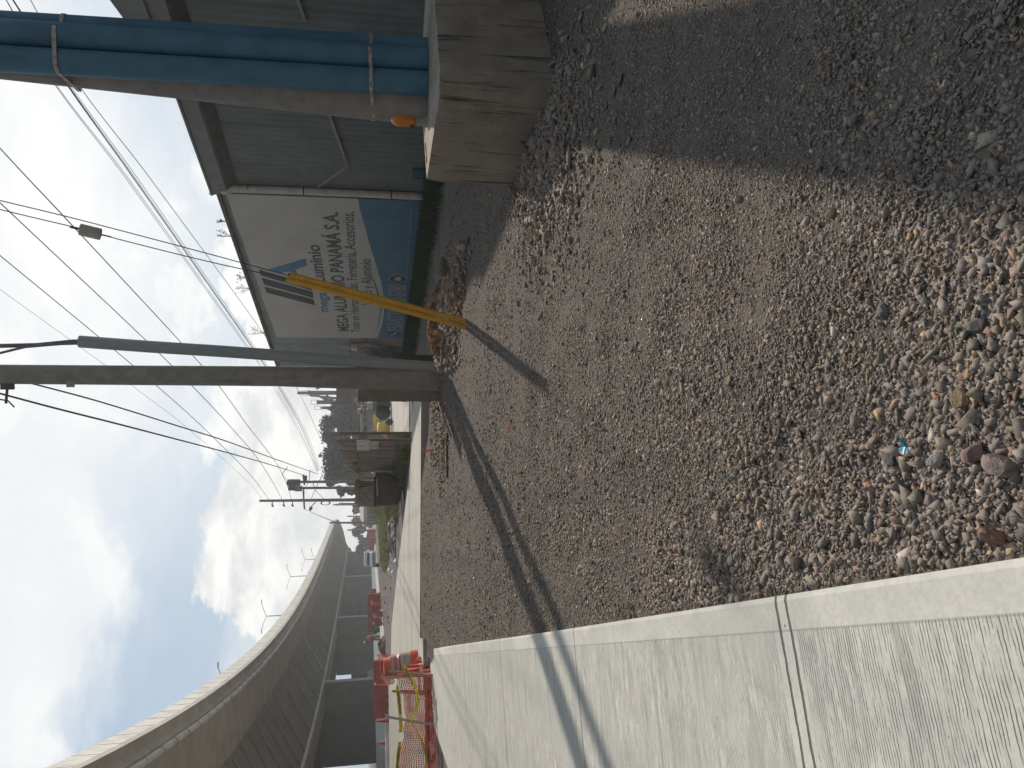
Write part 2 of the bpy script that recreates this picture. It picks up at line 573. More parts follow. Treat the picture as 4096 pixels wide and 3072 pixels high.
# ------------------------------------------------------------------ pavement
def pavement():
    e0, e1, e2 = gt(1722, 2568), gt(1742, 2900), gt(1800, 3072)
    pts = [uv(e0), uv(e1), uv(e2)]
    pts = [(pts[0][0], 0.0), pts[1], pts[2], (pts[2][0] - 4.5, pts[2][1] + 1.6), (pts[2][0] - 14, 14)]

    def uend(v):
        for (ua, va), (ub, vb) in zip(pts[:-1], pts[1:]):
            if v <= vb:
                return ua + (ub - ua) * max(0, (v - va)) / (vb - va)
        return pts[-1][0]
    vals = sorted(set([0, .02] + [i * .25 for i in range(1, 40)] + [p[1] for p in pts[1:4]]))
    nu = 70
    vs, fs = [], []
    for v in vals:
        ue = uend(v)
        for i in range(nu + 1):
            u = -8 + (ue + 8) * i / nu
            p = PO + AX * u + LX * v
            z = zt(p.x, p.y) + 0.035 - (0.006 if v == 0 else 0)
            vs.append((p.x, p.y, z))
    w = nu + 1
    n = len(vs)
    for j in range(len(vals) - 1):
        for i in range(nu):
            fs.append((j * w + i, j * w + i + 1, (j + 1) * w + i + 1, (j + 1) * w + i))
    # sides
    side = [i for i in range(nu + 1)] + [j * w + nu for j in range(1, len(vals))]
    for k in side:
        x, y, z = vs[k]
        vs.append((x, y, z - .22))
    for k in range(len(side) - 1):
        fs.append((side[k + 1], side[k], n + k, n + k + 1))
    M = bpy.data.materials.new('broomed_concrete')
    M.use_nodes = True
    t = M.node_tree
    b = t.nodes['Principled BSDF']
    b.inputs['Roughness'].default_value = .9
    b.inputs['Specular IOR Level'].default_value = .25
    tc = N(t, 'ShaderNodeTexCoord')
    sub = N(t, 'ShaderNodeVectorMath', operation='SUBTRACT')
    L(t, tc.outputs['Object'], sub.inputs[0])
    sub.inputs[1].default_value = PO
    d1 = N(t, 'ShaderNodeVectorMath', operation='DOT_PRODUCT')
    d2 = N(t, 'ShaderNodeVectorMath', operation='DOT_PRODUCT')
    for d, a in ((d1, AX), (d2, LX)):
        L(t, sub.outputs[0], d.inputs[0])
        d.inputs[1].default_value = a
    u, v = d1.outputs['Value'], d2.outputs['Value']
    nz = N(t, 'ShaderNodeTexNoise', i_Scale=1.6, i_Detail=6.0, i_Roughness=.6)
    L(t, tc.outputs['Object'], nz.inputs['Vector'])
    fine = N(t, 'ShaderNodeTexNoise', i_Scale=45.0, i_Detail=5.0, i_Roughness=.7)
    L(t, tc.outputs['Object'], fine.inputs['Vector'])
    nw = N(t, 'ShaderNodeTexNoise', i_Scale=14.0, i_Detail=4.0)
    L(t, tc.outputs['Object'], nw.inputs['Vector'])
    wob = math_(t, 'ADD', math_(t, 'MULTIPLY', math_(t, 'SUBTRACT', nz.outputs['Fac'], .5), .05), math_(t, 'MULTIPLY', math_(t, 'SUBTRACT', nw.outputs['Fac'], .5), .012))
    uw = math_(t, 'ADD', u, wob)
    # broom grooves every 2 cm, broken up by a noise that runs along them
    cb = N(t, 'ShaderNodeCombineXYZ')
    L(t, math_(t, 'MULTIPLY', uw, 48.0), cb.inputs[0])
    L(t, math_(t, 'MULTIPLY', v, 7.0), cb.inputs[1])
    gn = N(t, 'ShaderNodeTexNoise', i_Scale=1.0, i_Detail=4.0, i_Roughness=.65)
    L(t, cb.outputs[0], gn.inputs['Vector'])
    sn = math_(t, 'SINE', math_(t, 'MULTIPLY', uw, 2 * math.pi / .0135))
    groove = smooth(t, sn, .25, .95)
    patch = smooth(t, nz.outputs['Fac'], .40, .58, .25, 1.0)
    gm = math_(t, 'MULTIPLY', math_(t, 'MULTIPLY', groove, smooth(t, gn.outputs['Fac'], .40, .56)), patch)
    joints = [uv(gt(3150, 2384))[0], uv(gt(2311, 2521))[0], uv(gt(2009, 2557))[0], uv(gt(1860, 2562))[0]]
    flat = smooth(t, v, .125, .135)
    jl = None
    for j in joints:
        dd = math_(t, 'ABSOLUTE', math_(t, 'SUBTRACT', u, j))
        if j == joints[0]:
            flat = math_(t, 'MULTIPLY', flat, smooth(t, math_(t, 'ABSOLUTE', math_(t, 'SUBTRACT', u, j + .0)), .075, .085))
            for off in (-.045, .03):
                q = smooth(t, math_(t, 'ABSOLUTE', math_(t, 'SUBTRACT', uw, j + off)), .005, .011, 1, 0)
                jl = q if jl is None else math_(t, 'MAXIMUM', jl, q)
        else:
            q = smooth(t, dd, .004, .010, 1, 0)
            jl = math_(t, 'MAXIMUM', jl, q)
    pit = N(t, 'ShaderNodeTexVoronoi', i_Scale=9.0)
    L(t, tc.outputs['Object'], pit.inputs['Vector'])
    pits = smooth(t, pit.outputs['Distance'], .035, .07, .8, 0)
    edge = smooth(t, math_(t, 'ABSOLUTE', math_(t, 'SUBTRACT', v, .13)), .002, .006, .45, 0)
    gm = math_(t, 'MULTIPLY', gm, flat)
    base = mixc(t, smooth(t, nz.outputs['Fac'], .36, .66), (0.50, 0.485, 0.435), (0.63, 0.605, 0.54))
    base = mixc(t, smooth(t, fine.outputs['Fac'], .35, .7, 0, .35), base, (0.36, 0.34, 0.30))
    cb2 = N(t, 'ShaderNodeCombineXYZ')
    L(t, math_(t, 'MULTIPLY', uw, 16.0), cb2.inputs[0])
    L(t, math_(t, 'MULTIPLY', v, 1.1), cb2.inputs[1])
    g2 = N(t, 'ShaderNodeTexNoise', i_Scale=1.0, i_Detail=6.0, i_Roughness=.7)
    L(t, cb2.outputs[0], g2.inputs['Vector'])
    base = mixc(t, math_(t, 'MULTIPLY', smooth(t, g2.outputs['Fac'], .46, .66, 0, .6), flat), base, (0.30, 0.295, 0.265))
    wr = N(t, 'ShaderNodeTexNoise', i_Scale=4.5, i_Detail=7.0, i_Roughness=.7)
    L(t, tc.outputs['Object'], wr.inputs['Vector'])
    base = mixc(t, smooth(t, wr.outputs['Fac'], .52, .72, 0, .45), base, (0.36, 0.36, 0.33))
    c = mixc(t, math_(t, 'MULTIPLY', gm, .85), base, (0.13, 0.125, 0.11))
    c = mixc(t, math_(t, 'MULTIPLY', pits, smooth(t, wr.outputs['Fac'], .50, .56)), c, (0.10, 0.095, 0.085))
    c = mixc(t, edge, c, (0.22, 0.21, 0.185))
    c = mixc(t, math_(t, 'MULTIPLY', jl, .85), c, (0.07, 0.068, 0.062))
    L(t, c, b.inputs['Base Color'])
    h = math_(t, 'SUBTRACT', math_(t, 'MULTIPLY', fine.outputs['Fac'], .25), math_(t, 'ADD', math_(t, 'MULTIPLY', gm, .6), math_(t, 'MULTIPLY', jl, 3.0)))
    bp = N(t, 'ShaderNodeBump')
    bp.inputs['Strength'].default_value = .6
    bp.inputs['Distance'].default_value = .006
    L(t, h, bp.inputs['Height'])
    L(t, bp.outputs[0], b.inputs['Normal'])
    MB().add(vs, fs).build('pavement', M, kind='structure', origin=False)


pavement()

# ------------------------------------------------------------------ footing, pole and blue conduits at the right
def P2(q, z):
    p = gp(q[0], q[1], z)
    return (p.x, p.y)


foot = [P2(q, 1.0) for q in ((1707, 721), (1757, 388), (1760, 271))]
foot += [(3.95, 7.25), (4.35, 7.9), (3.6, 8.85), P2((1691, 498), 1.0)]
foot_mat = mat('stained_footing', (0.32, 0.275, 0.22), rough=.95, scale=3, bump=.4, bscale=30, c2=(0.25, 0.185, 0.115), blotch=.35,
               streak=((0.05, 0.045, 0.038), 16, .53, .85))
bl = thing('concrete_footing', 'stained waist high concrete block around the foot of the pole with blue pipes', 'concrete block', (3.1, 7.6, 0))


def foot_mesh():
    mb = MB()
    n = len(foot)
    c = Vector((sum(p[0] for p in foot) / n, sum(p[1] for p in foot) / n, 0))
    ring = []
    rings = []
    dense = []
    for i in range(n):
        a, b = Vector((*foot[i], 0)), Vector((*foot[(i + 1) % n], 0))
        k = max(2, int((b - a).length / .12))
        dense += [a.lerp(b, j / k) for j in range(k)]
    for zi in range(14):
        z = -.1 + 1.1 * zi / 13
        rr = []
        for p in dense:
            off = (vnoise(p.x * 6, p.y * 6 + z * 1.3, 5) - .5) * .035
            k = 1.0 + .02 * (1 - z) + off / 1.2
            q = c + (p - c) * (k if z < .99 else k - .012)
            rr.append(Vector((q.x, q.y, z if z < .99 else 1.0)))
        rings.append(rr)
    m_ = len(dense)
    vs = [v for r in rings for v in r]
    fs = [(i * m_ + k, i * m_ + (k + 1) % m_, (i + 1) * m_ + (k + 1) % m_, (i + 1) * m_ + k) for i in range(13) for k in range(m_)]
    fs.append(tuple(13 * m_ + k for k in range(m_)))
    return mb.add(vs, fs)


foot_mesh().build('concrete_block', foot_mat, bl, smooth=True)
paint = MB()
for k, (s, w_) in enumerate(((.18, .05), (.34, .10), (.55, .05), (.63, .03))):
    a = Vector((*foot[0], 1.0)).lerp(Vector((*foot[6], 1.0)), s * .55 + .05)
    paint.box((a.x + .10, a.y - .09, 1.006), (w_ * 2.2, .035, .006), rz=.55)
paint.build('paint_mark', mat('red_spray', (0.75, 0.10, 0.03), rough=.8), bl, label='red spray paint marks')

pc = gp(1713, 395, 1.0)
poleR = Vector((pc.x + .07, pc.y + .28, 1.0))
up_ = thing('utility_pole', 'thick concrete utility pole carrying three blue plastic conduits, at right edge', 'utility pole', poleR)
lean = Vector((-.012, -.004, 1)).normalized()


def along(p, z):
    return p + lean * z


lean_p = Vector((.036, -.004, 1)).normalized()
MB().tube([poleR + lean_p * z for z in (0, 1, 3, 6, 9, 12.5)], [.24, .232, .212, .185, .17, .15], n=32).build('pole_shaft', pole_grey, up_, smooth=True)
cons = []
for k, (yc, rad) in enumerate(((334, .119), (240, .122), (174, .120))):
    q = gp(1713, yc, 1.0)
    q = Vector((q.x, q.y + (.0, .01, .15)[k], 1.0))
    cons.append(q)
    pts = [q + Vector((lean.x * z + (-.002, .0, -.008)[k] * z, lean.y * z + .006 * z, z)) for z in (0, .7, 1.5, 3, 5, 8)]
    MB().tube(pts, rad, n=28).build('blue_conduit', blue_pl, up_, smooth=True)
strap_m = mat('steel_strap', (0.42, 0.38, 0.32), rough=.6, metal=.3, var=.35, scale=25)
for z in (.57, 3.42):
    st = MB()
    ring = []
    pl = poleR + lean_p * z
    c3 = [q + Vector((lean.x * z + (-.002, .0, -.008)[k] * z, lean.y * z + .006 * z, z)) for k, q in enumerate(cons)]
    rp = .243 - .0085 * z
    pts = []
    for a in range(175, 40, -15):
        pts.append(pl + Vector((math.cos(R_(a)) * rp, math.sin(R_(a)) * rp, 0)))
    r_ = .128
    arc = [pl + Vector((-rp, -.06, -.02))]
    arc += [c3[0] + Vector((math.cos(R_(a)) * r_, math.sin(R_(a)) * r_, .0)) for a in (200, 225, 250, 275)]
    arc += [c3[1] + Vector((math.cos(R_(a)) * r_, math.sin(R_(a)) * r_, .01)) for a in (255, 275, 290)]
    arc += [c3[2] + Vector((math.cos(R_(a)) * r_, math.sin(R_(a)) * r_, .0)) for a in (270, 300, 330, 360)]
    arc += [pl + Vector((rp, .1, 0)), pl + Vector((.0, rp + .003, 0)), pl + Vector((-.2, .17, -.02)), pl + Vector((-rp, -.06, -.02))]
    vs = []
    for p in arc:
        vs += [p + Vector((0, 0, -.018)), p + Vector((0, 0, .018))]
    fs = [(2 * i, 2 * i + 2, 2 * i + 3, 2 * i + 1) for i in range(len(arc) - 1)]
    ob = st.add(vs, fs).build('strap', strap_m, up_)
    so = ob.modifiers.new('s', 'SOLIDIFY')
    so.thickness = .004

# amber beacon on the footing
bp_ = gp(1706, 480, 1.0)
BS = 1.28
bc = thing('warning_beacon', 'amber warning beacon lamp standing on the concrete footing beside the pole', 'warning light', bp_)
MB().lathe(bp_, [(r * BS, z * BS) for r, z in ((.062, 0), (.062, .012), (.050, .03), (.048, .085), (.056, .095))], n=24).build('base', mat('beacon_base', (0.33, 0.31, 0.24), rough=.7), bc, smooth=True)
amber = mat('amber_lens', (0.85, 0.30, 0.05), rough=.18, spec=.6, trans=.35)
lens_prof = [(.052, .095), (.060, .10), (.070, .13), (.072, .18), (.068, .23), (.055, .265), (.030, .285), (.004, .292)]
MB().lathe(bp_, [(r * BS * .92, z * BS) for r, z in lens_prof], n=28).build('lens', amber, bc, smooth=True)
MB().box(bp_ + Vector((-.075, -.02, .15)), (.03, .03, .05)).build('side_clip', mat('dark_amber', (0.12, 0.05, 0.02)), bc)

# ------------------------------------------------------------------ warehouse and banner wall on the right
WA = Vector((4.09, 16.5, 0))               # foot of the downpipe
WB = Vector((1.51, 24.6, 0))               # far end of the banner
WD = (WB - WA).normalized()                # away from the camera
WN = Vector((-WD.y, WD.x, 0))              # out of the wall, towards the yard
if WN.x > 0:
    WN = -WN
WLEN = (WB - WA).length


def wp(s, z, out=0.0):
    return WA + WD * s + WN * out + Vector((0, 0, z))


def onwall(x, y, out=.0):
    """where the view through this spot meets the banner wall -> (s, z)"""
    d = ray(x, y)
    a = WA + WN * out
    t = (a - Vector((0, 0, EYE))).dot(WN) / d.dot(WN)
    p = Vector((0, 0, EYE)) + d * t
    return (p - WA).dot(WD), p.z


wall_green = mat('corrugated_sheet', (0.175, 0.19, 0.18), rough=.7, var=.10, scale=1.6, streak=((0.12, 0.135, 0.125), 3.0, .52, .6))
wh = thing('warehouse', 'grey green corrugated metal warehouse behind the pole with blue pipes', 'building', wp(-4, 0))


def corrugated(s0, s1, z0, z1, out, pitch=.16, amp=.012):
    mb = MB()
    k = int(abs(s1 - s0) / pitch * 4)
    vs, fs = [], []
    for i in range(k + 1):
        s = s0 + (s1 - s0) * i / k
        o = out + (amp if (i % 4) in (1, 2) else 0)
        vs += [wp(s, z0, o), wp(s, z1, o)]
    fs = [(2 * i, 2 * i + 2, 2 * i + 3, 2 * i + 1) for i in range(k)]
    return mb.add(vs, fs)


corrugated(-13, -.12, 0, 4.35, 0).build('wall', wall_green, wh)
# body behind the sheet
MB().prism([tuple(wp(s, 0, o)[:2]) for s, o in ((-13, -.03), (-.05, -.03), (-.05, -14), (-13, -14))], 0, 4.5).build('wall', concrete_dark, wh)
fascia = mat('fascia_grey', (0.20, 0.20, 0.19), rough=.7, scale=2)
dark_gap = mat('dark_gutter', (0.10, 0.10, 0.095), rough=.8)
g = MB()
g.plate([wp(-13, 4.22, .02), wp(.0, 4.22, .02), wp(.0, 4.40, .18), wp(-13, 4.40, .18)], (0, 0, .03))
g.build('soffit', dark_gap, wh)
g = MB()
g.plate([wp(-13, 4.43, .02), wp(.02, 4.43, .02), wp(.02, 4.43, .20), wp(-13, 4.43, .20)], (0, 0, .29))
g.build('gutter', fascia, wh, bevel=.01)
g = MB()
g.plate([wp(-13, 4.725, .22), wp(.05, 4.725, .22), wp(.05, 5.6, -7), wp(-13, 5.6, -7)], (0, 0, .04))
g.build('roof', fascia, wh)
# raised canopy whose edge climbs towards the camera
g = MB()
g.plate([wp(-3.3, 4.73, .24), wp(-5.6, 5.30, .24), wp(-9.5, 6.1, .24), wp(-9.5, 4.78, .24), wp(-3.3, 4.70, .24)], WN * -.5)
g.build('canopy', fascia, wh)
brace = MB()
prev = None
for q in ((1308, 423), (1390, 656), (1270, 743)):
    s, z = onwall(*q)
    p = wp(s, z, .04)
    if prev is not None:
        brace.bar(prev, p, .035, .05)
    prev = p
brace.build('wall_conduit', mat('conduit_white', (0.30, 0.29, 0.27)), wh)
s, z = onwall(1180, 0)
brace2 = MB().bar(wp(s - .3, z, .04), wp(s + .35, z - .12, .04), .03, .05)
brace2.build('wall_conduit', MATS['conduit_white'], wh)
g = MB()
g.box(wp(*(lambda a: (a[0], a[1]))(onwall(1680, 690)), .03), (.05, .35, .30), rz=math.atan2(-WD.x, WD.y))
g.build('blue_panel', mat('faded_blue', (0.06, 0.11, 0.15)), wh)

# downpipe
dpz = thing('downpipe', 'pale plastic rainwater downpipe at the corner between warehouse and banner', 'downpipe', wp(-.10, 0.3, .12))
pts = [wp(.0, 4.66, .0), wp(-.03, 4.5, .16), wp(-.10, 4.3, .14), wp(-.10, 3, .12), wp(-.10, 1, .12), wp(-.10, .30, .12)]
MB().tube(pts, .075, n=14).build('pipe', mat('aged_white_pipe', (0.60, 0.55, 0.48), rough=.6, streak=((0.28, 0.25, 0.2), 8, .5, .5)), dpz, smooth=True)
for z in (1.1, 2.9, 4.0):
    MB().tube([wp(-.10, z, .12), wp(-.10, z + .03, .12)], .082, n=14).build('clamp', mat('clamp_dark', (0.12, 0.10, 0.09)), dpz)

# annex wall that carries the banner
ax = thing('annex_building', 'low block building with moss stained wall that carries the big banner', 'building', wp(5, 0))
MB().prism([tuple(wp(s, 0, o)[:2]) for s, o in ((.02, -.02), (11.6, -.02), (11.6, -12), (.02, -12))], 0, 2.2).build('wall', mat('stained_wall', (0.26, 0.225, 0.20), rough=.95, scale=1.5, bump=.2, c2=(0.035, 0.045, 0.035), blotch=.45, streak=((0.03, 0.035, 0.03), 2, .50, .95)), ax)
MB().prism([tuple(wp(s, 0, o)[:2]) for s, o in ((.02, .0), (11.6, .0), (11.6, -12), (.02, -12))], 2.203, 4.62).build('upper_wall', mat('grey_sheet', (0.24, 0.26, 0.265), rough=.6, scale=2), ax)
g = MB()
g.plate([wp(-.0, 4.63, .08), wp(11.7, 4.63, .08), wp(11.7, 4.63, -12), wp(0, 4.63, -12)], (0, 0, .07))
g.build('roof_edge', mat('roof_edge_dark', (0.13, 0.115, 0.10), rough=.9, var=.3, scale=6), ax)
mt = MB().box(wp(9.25, 2.05, .10), (.16, .22, .2), rz=math.atan2(-WD.x, WD.y))
mt.tube([wp(9.25, 2.15, .10), wp(9.25, 2.45, .10)], .02)
mt.build('meter_box', white_pt, label='small white meter box', parent=ax)

ban = thing('banner', 'large white and blue advertising banner for an aluminium firm', 'banner', wp(4.2, .4, .03))
ban_white = mat('banner_vinyl', (0.52, 0.49, 0.44), rough=.7, var=.05, scale=1.2, streak=((0.42, 0.39, 0.35), 3, .55, .4))
ban_blue = mat('banner_blue', (0.075, 0.18, 0.26), rough=.6, var=.10, scale=2)
ban_dark = mat('banner_dark', (0.065, 0.068, 0.068), rough=.7)
ban_text = mat('banner_text', (0.11, 0.115, 0.115), rough=.7)
logo_blue = mat('logo_blue', (0.085, 0.20, 0.29), rough=.7)
text_pale = mat('banner_pale_text', (0.52, 0.52, 0.50), rough=.7)
text_line = mat('banner_outline', (0.66, 0.66, 0.64), rough=.7)


def wpoly(px, out, th, mb=None):
    mb = mb or MB()
    pts = []
    for q in px:
        s, z = onwall(*q)
        pts.append(wp(s, z, out))
    return mb.plate(pts, WN * th)


c4 = lambda X, Y: (700 + X / 1.659, 600 + Y / 1.659)
edge_top = []
for k in range(13):
    f = k / 12
    q0, q1 = (903, 770), (1106, 1346)
    edge_top.append((q0[0] + (q1[0] - q0[0]) * f + 2 * math.sin(k * 1.9), q0[1] + (q1[1] - q0[1]) * f))
wpoly([(1690, 800)] + edge_top + [(1634, 1350)], .02, .012).build('sheet', ban_white, ban)
wave = [c4(*q) for q in ((1215, 315), (1230, 395), (1255, 482), (1290, 612), (1330, 742), (1362, 850), (1382, 940), (1389, 1010), (1387, 1080), (1372, 1160), (1340, 1244))]
wpoly(wave + [(1633, 1350), (1690, 800)], .034, .004).build('wave', ban_blue, ban)
sw = [c4(*q) for q in ((1290, 800), (1335, 890), (1362, 980), (1370, 1060), (1358, 1130), (1330, 1210), (1350, 1128), (1360, 1060), (1352, 985), (1325, 892))]
wpoly(sw, .034, .003).build('swoosh', mat('swoosh_grey', (0.20, 0.22, 0.23)), ban)
lg = lambda X, Y: (1000 + X / 4.609, 940 + Y / 4.609)
for poly in (((165, 612), (1125, 903), (1145, 1003), (200, 718)), ((215, 765), (1155, 1025), (1172, 1140), (262, 890)), ((265, 930), (1175, 1165), (1198, 1275), (305, 1040))):
    wpoly([lg(*q) for q in poly], .034, .004).build('logo_bar', ban_dark, ban)
wpoly([lg(*q) for q in ((300, 625), (1030, 405), (1055, 545), (850, 605), (890, 775), (775, 770), (742, 645), (570, 680))], .034, .004).build('logo_leg', logo_blue, ban)


def text_mesh(body, bold=0.012):
    cu = bpy.data.curves.new('t', 'FONT')
    cu.body = body
    cu.size = 1.0
    cu.offset = bold
    cu.resolution_u = 3
    ob = bpy.data.objects.new('t', cu)
    col.objects.link(ob)
    dg = bpy.context.evaluated_depsgraph_get()
    me = bpy.data.meshes.new_from_object(ob.evaluated_get(dg))
    vs = [v.co.copy() for v in me.vertices]
    fs = [tuple(p.vertices) for p in me.polygons]
    bpy.data.objects.remove(ob)
    return vs, fs


def lay_text(body, origin, xd, yd, width, height, mat_, parent, name='lettering', bold=.02, capfrac=None):
    """letters as flat faces; origin = start of baseline, height = height of a capital"""
    vs, fs = text_mesh(body, bold)
    x0, x1 = min(v.x for v in vs), max(v.x for v in vs)
    cap = capfrac or 0.70
    out = [Vector(origin) + Vector(xd) * ((v.x - x0) / (x1 - x0) * width) + Vector(yd) * (v.y / cap * height) for v in vs]
    return MB().add(out, fs).build(name, mat_, parent)


def wtext(body, b0, b1, height, mat_, out=.036, bold=.02, name='lettering'):
    s0, z0 = onwall(*b0)
    s1, z1 = onwall(*b1)
    a, b = wp(s0, z0, out), wp(s1, z1, out)
    d = b - a
    return lay_text(body, a, d.normalized(), Vector((0, 0, 1)), d.length, height, mat_, ban, name, bold)


wtext('mega', c4(1015, 1068), c4(1004, 935), .26, logo_blue, bold=.025)
wtext('a', c4(1003, 925), c4(1000, 895), .26, ban_text, bold=.025)
wtext('Luminio', c4(996, 868), c4(955, 620), .30, ban_text, bold=.03)
wtext('MEGA ALUMINIO PANAMÁ S.A.', c4(1155, 1196), c4(1078, 403), .325, ban_text, bold=.03)
wtext('Todo en Herramientas, Ferretería, Accesorios,', c4(1228, 1202), c4(1184, 400), .27, ban_text, bold=.012)
wtext('Vidrio y Aluminio', c4(1310, 1022), c4(1298, 716), .27, ban_text, bold=.012)
for q0, q1, tx in ((c4(1512, 1195), c4(1523, 1050), '250-5770'), (c4(1531, 1030), c4(1537, 886), '250-5780')):
    wtext(tx, q0, q1, .50, text_line, out=.0375, bold=.06)
    wtext(tx, q0, q1, .49, mat('digit_grey', (0.34, 0.34, 0.335)), out=.040, bold=.012)
wtext('administracion@megaaluminio.com', c4(1532, 812), c4(1553, 362), .29, text_pale, bold=.05)
s0, z0 = onwall(*c4(1540, 815)); s1, z1 = onwall(*c4(1573, 360))
MB().bar(wp(s0, z0, .04), wp(s1, z1, .04), .025, .004).build('underline', text_line, ban)
for (cx, cy), (rs, rz), kind in ((c4(1450, 1210), (.20, .235), 'phone'), (c4(1478, 845), (.25, .25), 'mail')):
    s, z = onwall(cx, cy)
    for r, m_, o in ((1.0, text_line, .036), (.9, ban_dark, .040)):
        MB().plate([wp(s - rs * r * math.cos(a), z + rz * r * math.sin(a), o) for a in [2 * math.pi * k / 28 for k in range(28)]], WN * .002).build('icon_disc', m_, ban)
    ic = MB()
    if kind == 'mail':
        ic.plate([wp(s + .12, z - .08, .0435), wp(s - .12, z - .08, .0435), wp(s - .12, z + .08, .0435), wp(s + .12, z + .08, .0435)], WN * .002)
    else:
        ic.plate([wp(s + .10, z + .09, .0435), wp(s + .04, z + .11, .0435), wp(s + .03, z + .03, .0435), wp(s - .04, z - .04, .0435), wp(s - .10, z - .03, .0435), wp(s - .09, z - .10, .0435), wp(s - .01, z - .10, .0435), wp(s + .09, z + .0, .0435)], WN * .002)
    ic.build('icon', text_pale, ban)
    if kind == 'mail':
        MB().bar(wp(s + .12, z + .08, .047), wp(s, z - .01, .047), .014, .003).bar(wp(s - .12, z + .08, .047), wp(s, z - .01, .047), .014, .003).build('icon_line', ban_dark, ban)

# little plants rooted on the roof edge
weed_m = mat('dry_weed', (0.10, 0.12, 0.06), rough=.9)
for k, s in enumerate((8.35, 5.1, 4.4, 2.2, 1.5, .35)):
    mb = MB()
    b = wp(s, 4.69, .0)
    rnd = random.Random(k)
    hh = (.5, .4, .28, .34, .24, .16)[k]
    for j in range(9):
        a = rnd.uniform(0, 6.28)
        tip = b + Vector((math.cos(a) * hh * .5 * rnd.random(), math.sin(a) * hh * .5 * rnd.random(), hh * rnd.uniform(.6, 1)))
        mid = b.lerp(tip, .5) + Vector((0, 0, .04))
        mb.tube([b, mid, tip], [.004, .003, .002], n=3)
        for q in range(3):
            c = b.lerp(tip, rnd.uniform(.5, 1))
            mb.plate([c, c + Vector((.032, .01, .012)), c + Vector((.02, .012, .032))], (0, .003, 0))
    mb.build('roof_weed', weed_m, label=('tallest weed tuft on the roof edge at the far end of the banner', 'weed growing on the roof edge above the dark logo bars', 'weed growing on the roof edge just right of the logo', 'thin weed on the roof edge above the blank white right part of the banner', 'small weed on the roof edge above the right end of the banner', 'smallest weed on the roof edge beside the downpipe')[k], cat='weed', group='weeds growing on the roof edge above the banner')

# ------------------------------------------------------------------ central pole, riser and yellow guy guard
pb = gt(1782, 1518)
pm = thing('utility_pole', 'tall concrete utility pole in the middle of the yard with orange soil at its foot', 'utility pole', (pb.x, pb.y, pb.z - .1))


def poleaxis(x, y, Y=pb.y):
    return dp(x, y, Y)


pts, rr = [], []
for x, ya, yb in ((1800, 1470, 1564), (1600, 1470, 1560), (1400, 1467, 1556), (1100, 1465, 1545), (600, 1462, 1541), (0, 1458, 1536), (-1200, 1455, 1530)):
    p = dp(x, (ya + yb) / 2, pb.y)
    w_ = (yb - ya) * ((p - Vector((0, 0, EYE))).dot(FW)) / FPX / 2
    pts.append(p)
    rr.append(w_)
MB().tube(pts, rr, n=32).build('pole_shaft', pole_grey, pm, smooth=True)
mb = MB()
a, b = dp(1762, 1533, pb.y - .22), dp(1815, 1533, pb.y - .22)
MB().box((a + b) / 2 + Vector((.0, -.01, .0)), (.20, .012, abs(a.z - b.z))).build('plate', mat('pale_plate', (0.27, 0.29, 0.28)), pm)
a = dp(282, 1530, pb.y - .19)
MB().box(a + Vector((-.02, 0, 0)), (.11, .01, .12)).build('sticker', mat('pale_sticker', (0.33, 0.32, 0.30)), pm)
a = dp(30, 1542, pb.y)
mb = MB()
mb.box(a + Vector((-.02, 0, 0)), (.09, .12, .16)).bar(a, a + Vector((-.28, -.1, -.02)), .03).tube([a + Vector((-.2, -.1, .15)), a + Vector((-.24, -.1, -.05)), a + Vector((-.34, -.1, -.14))], .012)
mb.build('cable_bracket', dark_steel, pm)

# brown board behind it
b0 = gt(1772, 1588)
mb = MB()
b0.y = pb.y + .28
w0 = dp(1600, 1606, b0.y).x
w1 = dp(1600, 1545, b0.y).x
top = dp(1432, 1580, b0.y).z
mb.box(((w0 + w1) / 2, b0.y, (top + .0) / 2), (w1 - w0, .06, top))
mb.build('wooden_board', pole_brown, label='brown upright timber board standing just behind the tall concrete pole', cat='board')

rb = gt(1790, 1470)
rb.y += .35
rs = thing('riser_pipe', 'bent grey plastic riser pipe leaning beside the middle utility pole, cables leaving its top', 'pipe', (rb.x, rb.y, rb.z - .05))
pts, rr = [], []
for x, y in ((1750, 1470), (1600, 1459), (1400, 1444), (1240, 1431), (900, 1406), (600, 1387), (318, 1366)):
    pts.append(dp(x, y, rb.y - .1))
MB().tube(pts, .097, n=24).build('pipe', grey_pl, rs, smooth=True)
MB().tube([dp(1747, 1470, rb.y - .1), dp(1795, 1472, rb.y - .1)], .103, n=24).build('collar', mat('tan_coupling', (0.36, 0.25, 0.13), rough=.8), rs, smooth=True)
tp = pts[-1]
cb_ = MB()
cb_.tube([tp - Vector((0, 0, .3)), tp + Vector((0, 0, .1)), dp(150, 1380, rb.y - .1), dp(-200, 1388, rb.y - .1)], .034, n=10)
cb_.tube([tp - Vector((.02, 0, .3)), dp(240, 1376, rb.y - .15), dp(100, 1388, rb.y - .15), dp(0, 1412, rb.y - .15), dp(-200, 1440, rb.y - .15)], .02, n=8)
cb_.build('cable', mat('cable_grey', (0.15, 0.14, 0.16), rough=.7), rs, smooth=True)

# short rusty channel by the riser
a, b = gt(1785, 1435), dp(1572, 1434, rb.y + .1)
mb = MB()
cx = (dp(1700, 1420, rb.y + .1).x + dp(1700, 1450, rb.y + .1).x) / 2
mb.box((cx, rb.y + .1, b.z / 2 + .1), (.13, .05, b.z - .15)).box((cx + .055, rb.y + .05, b.z / 2 + .1), (.02, .06, b.z - .15))
mb.build('steel_channel', mat('dark_rust', (0.06, 0.045, 0.038), rough=.9), label='short dark rusty steel channel upright beside the grey riser pipe', cat='channel')

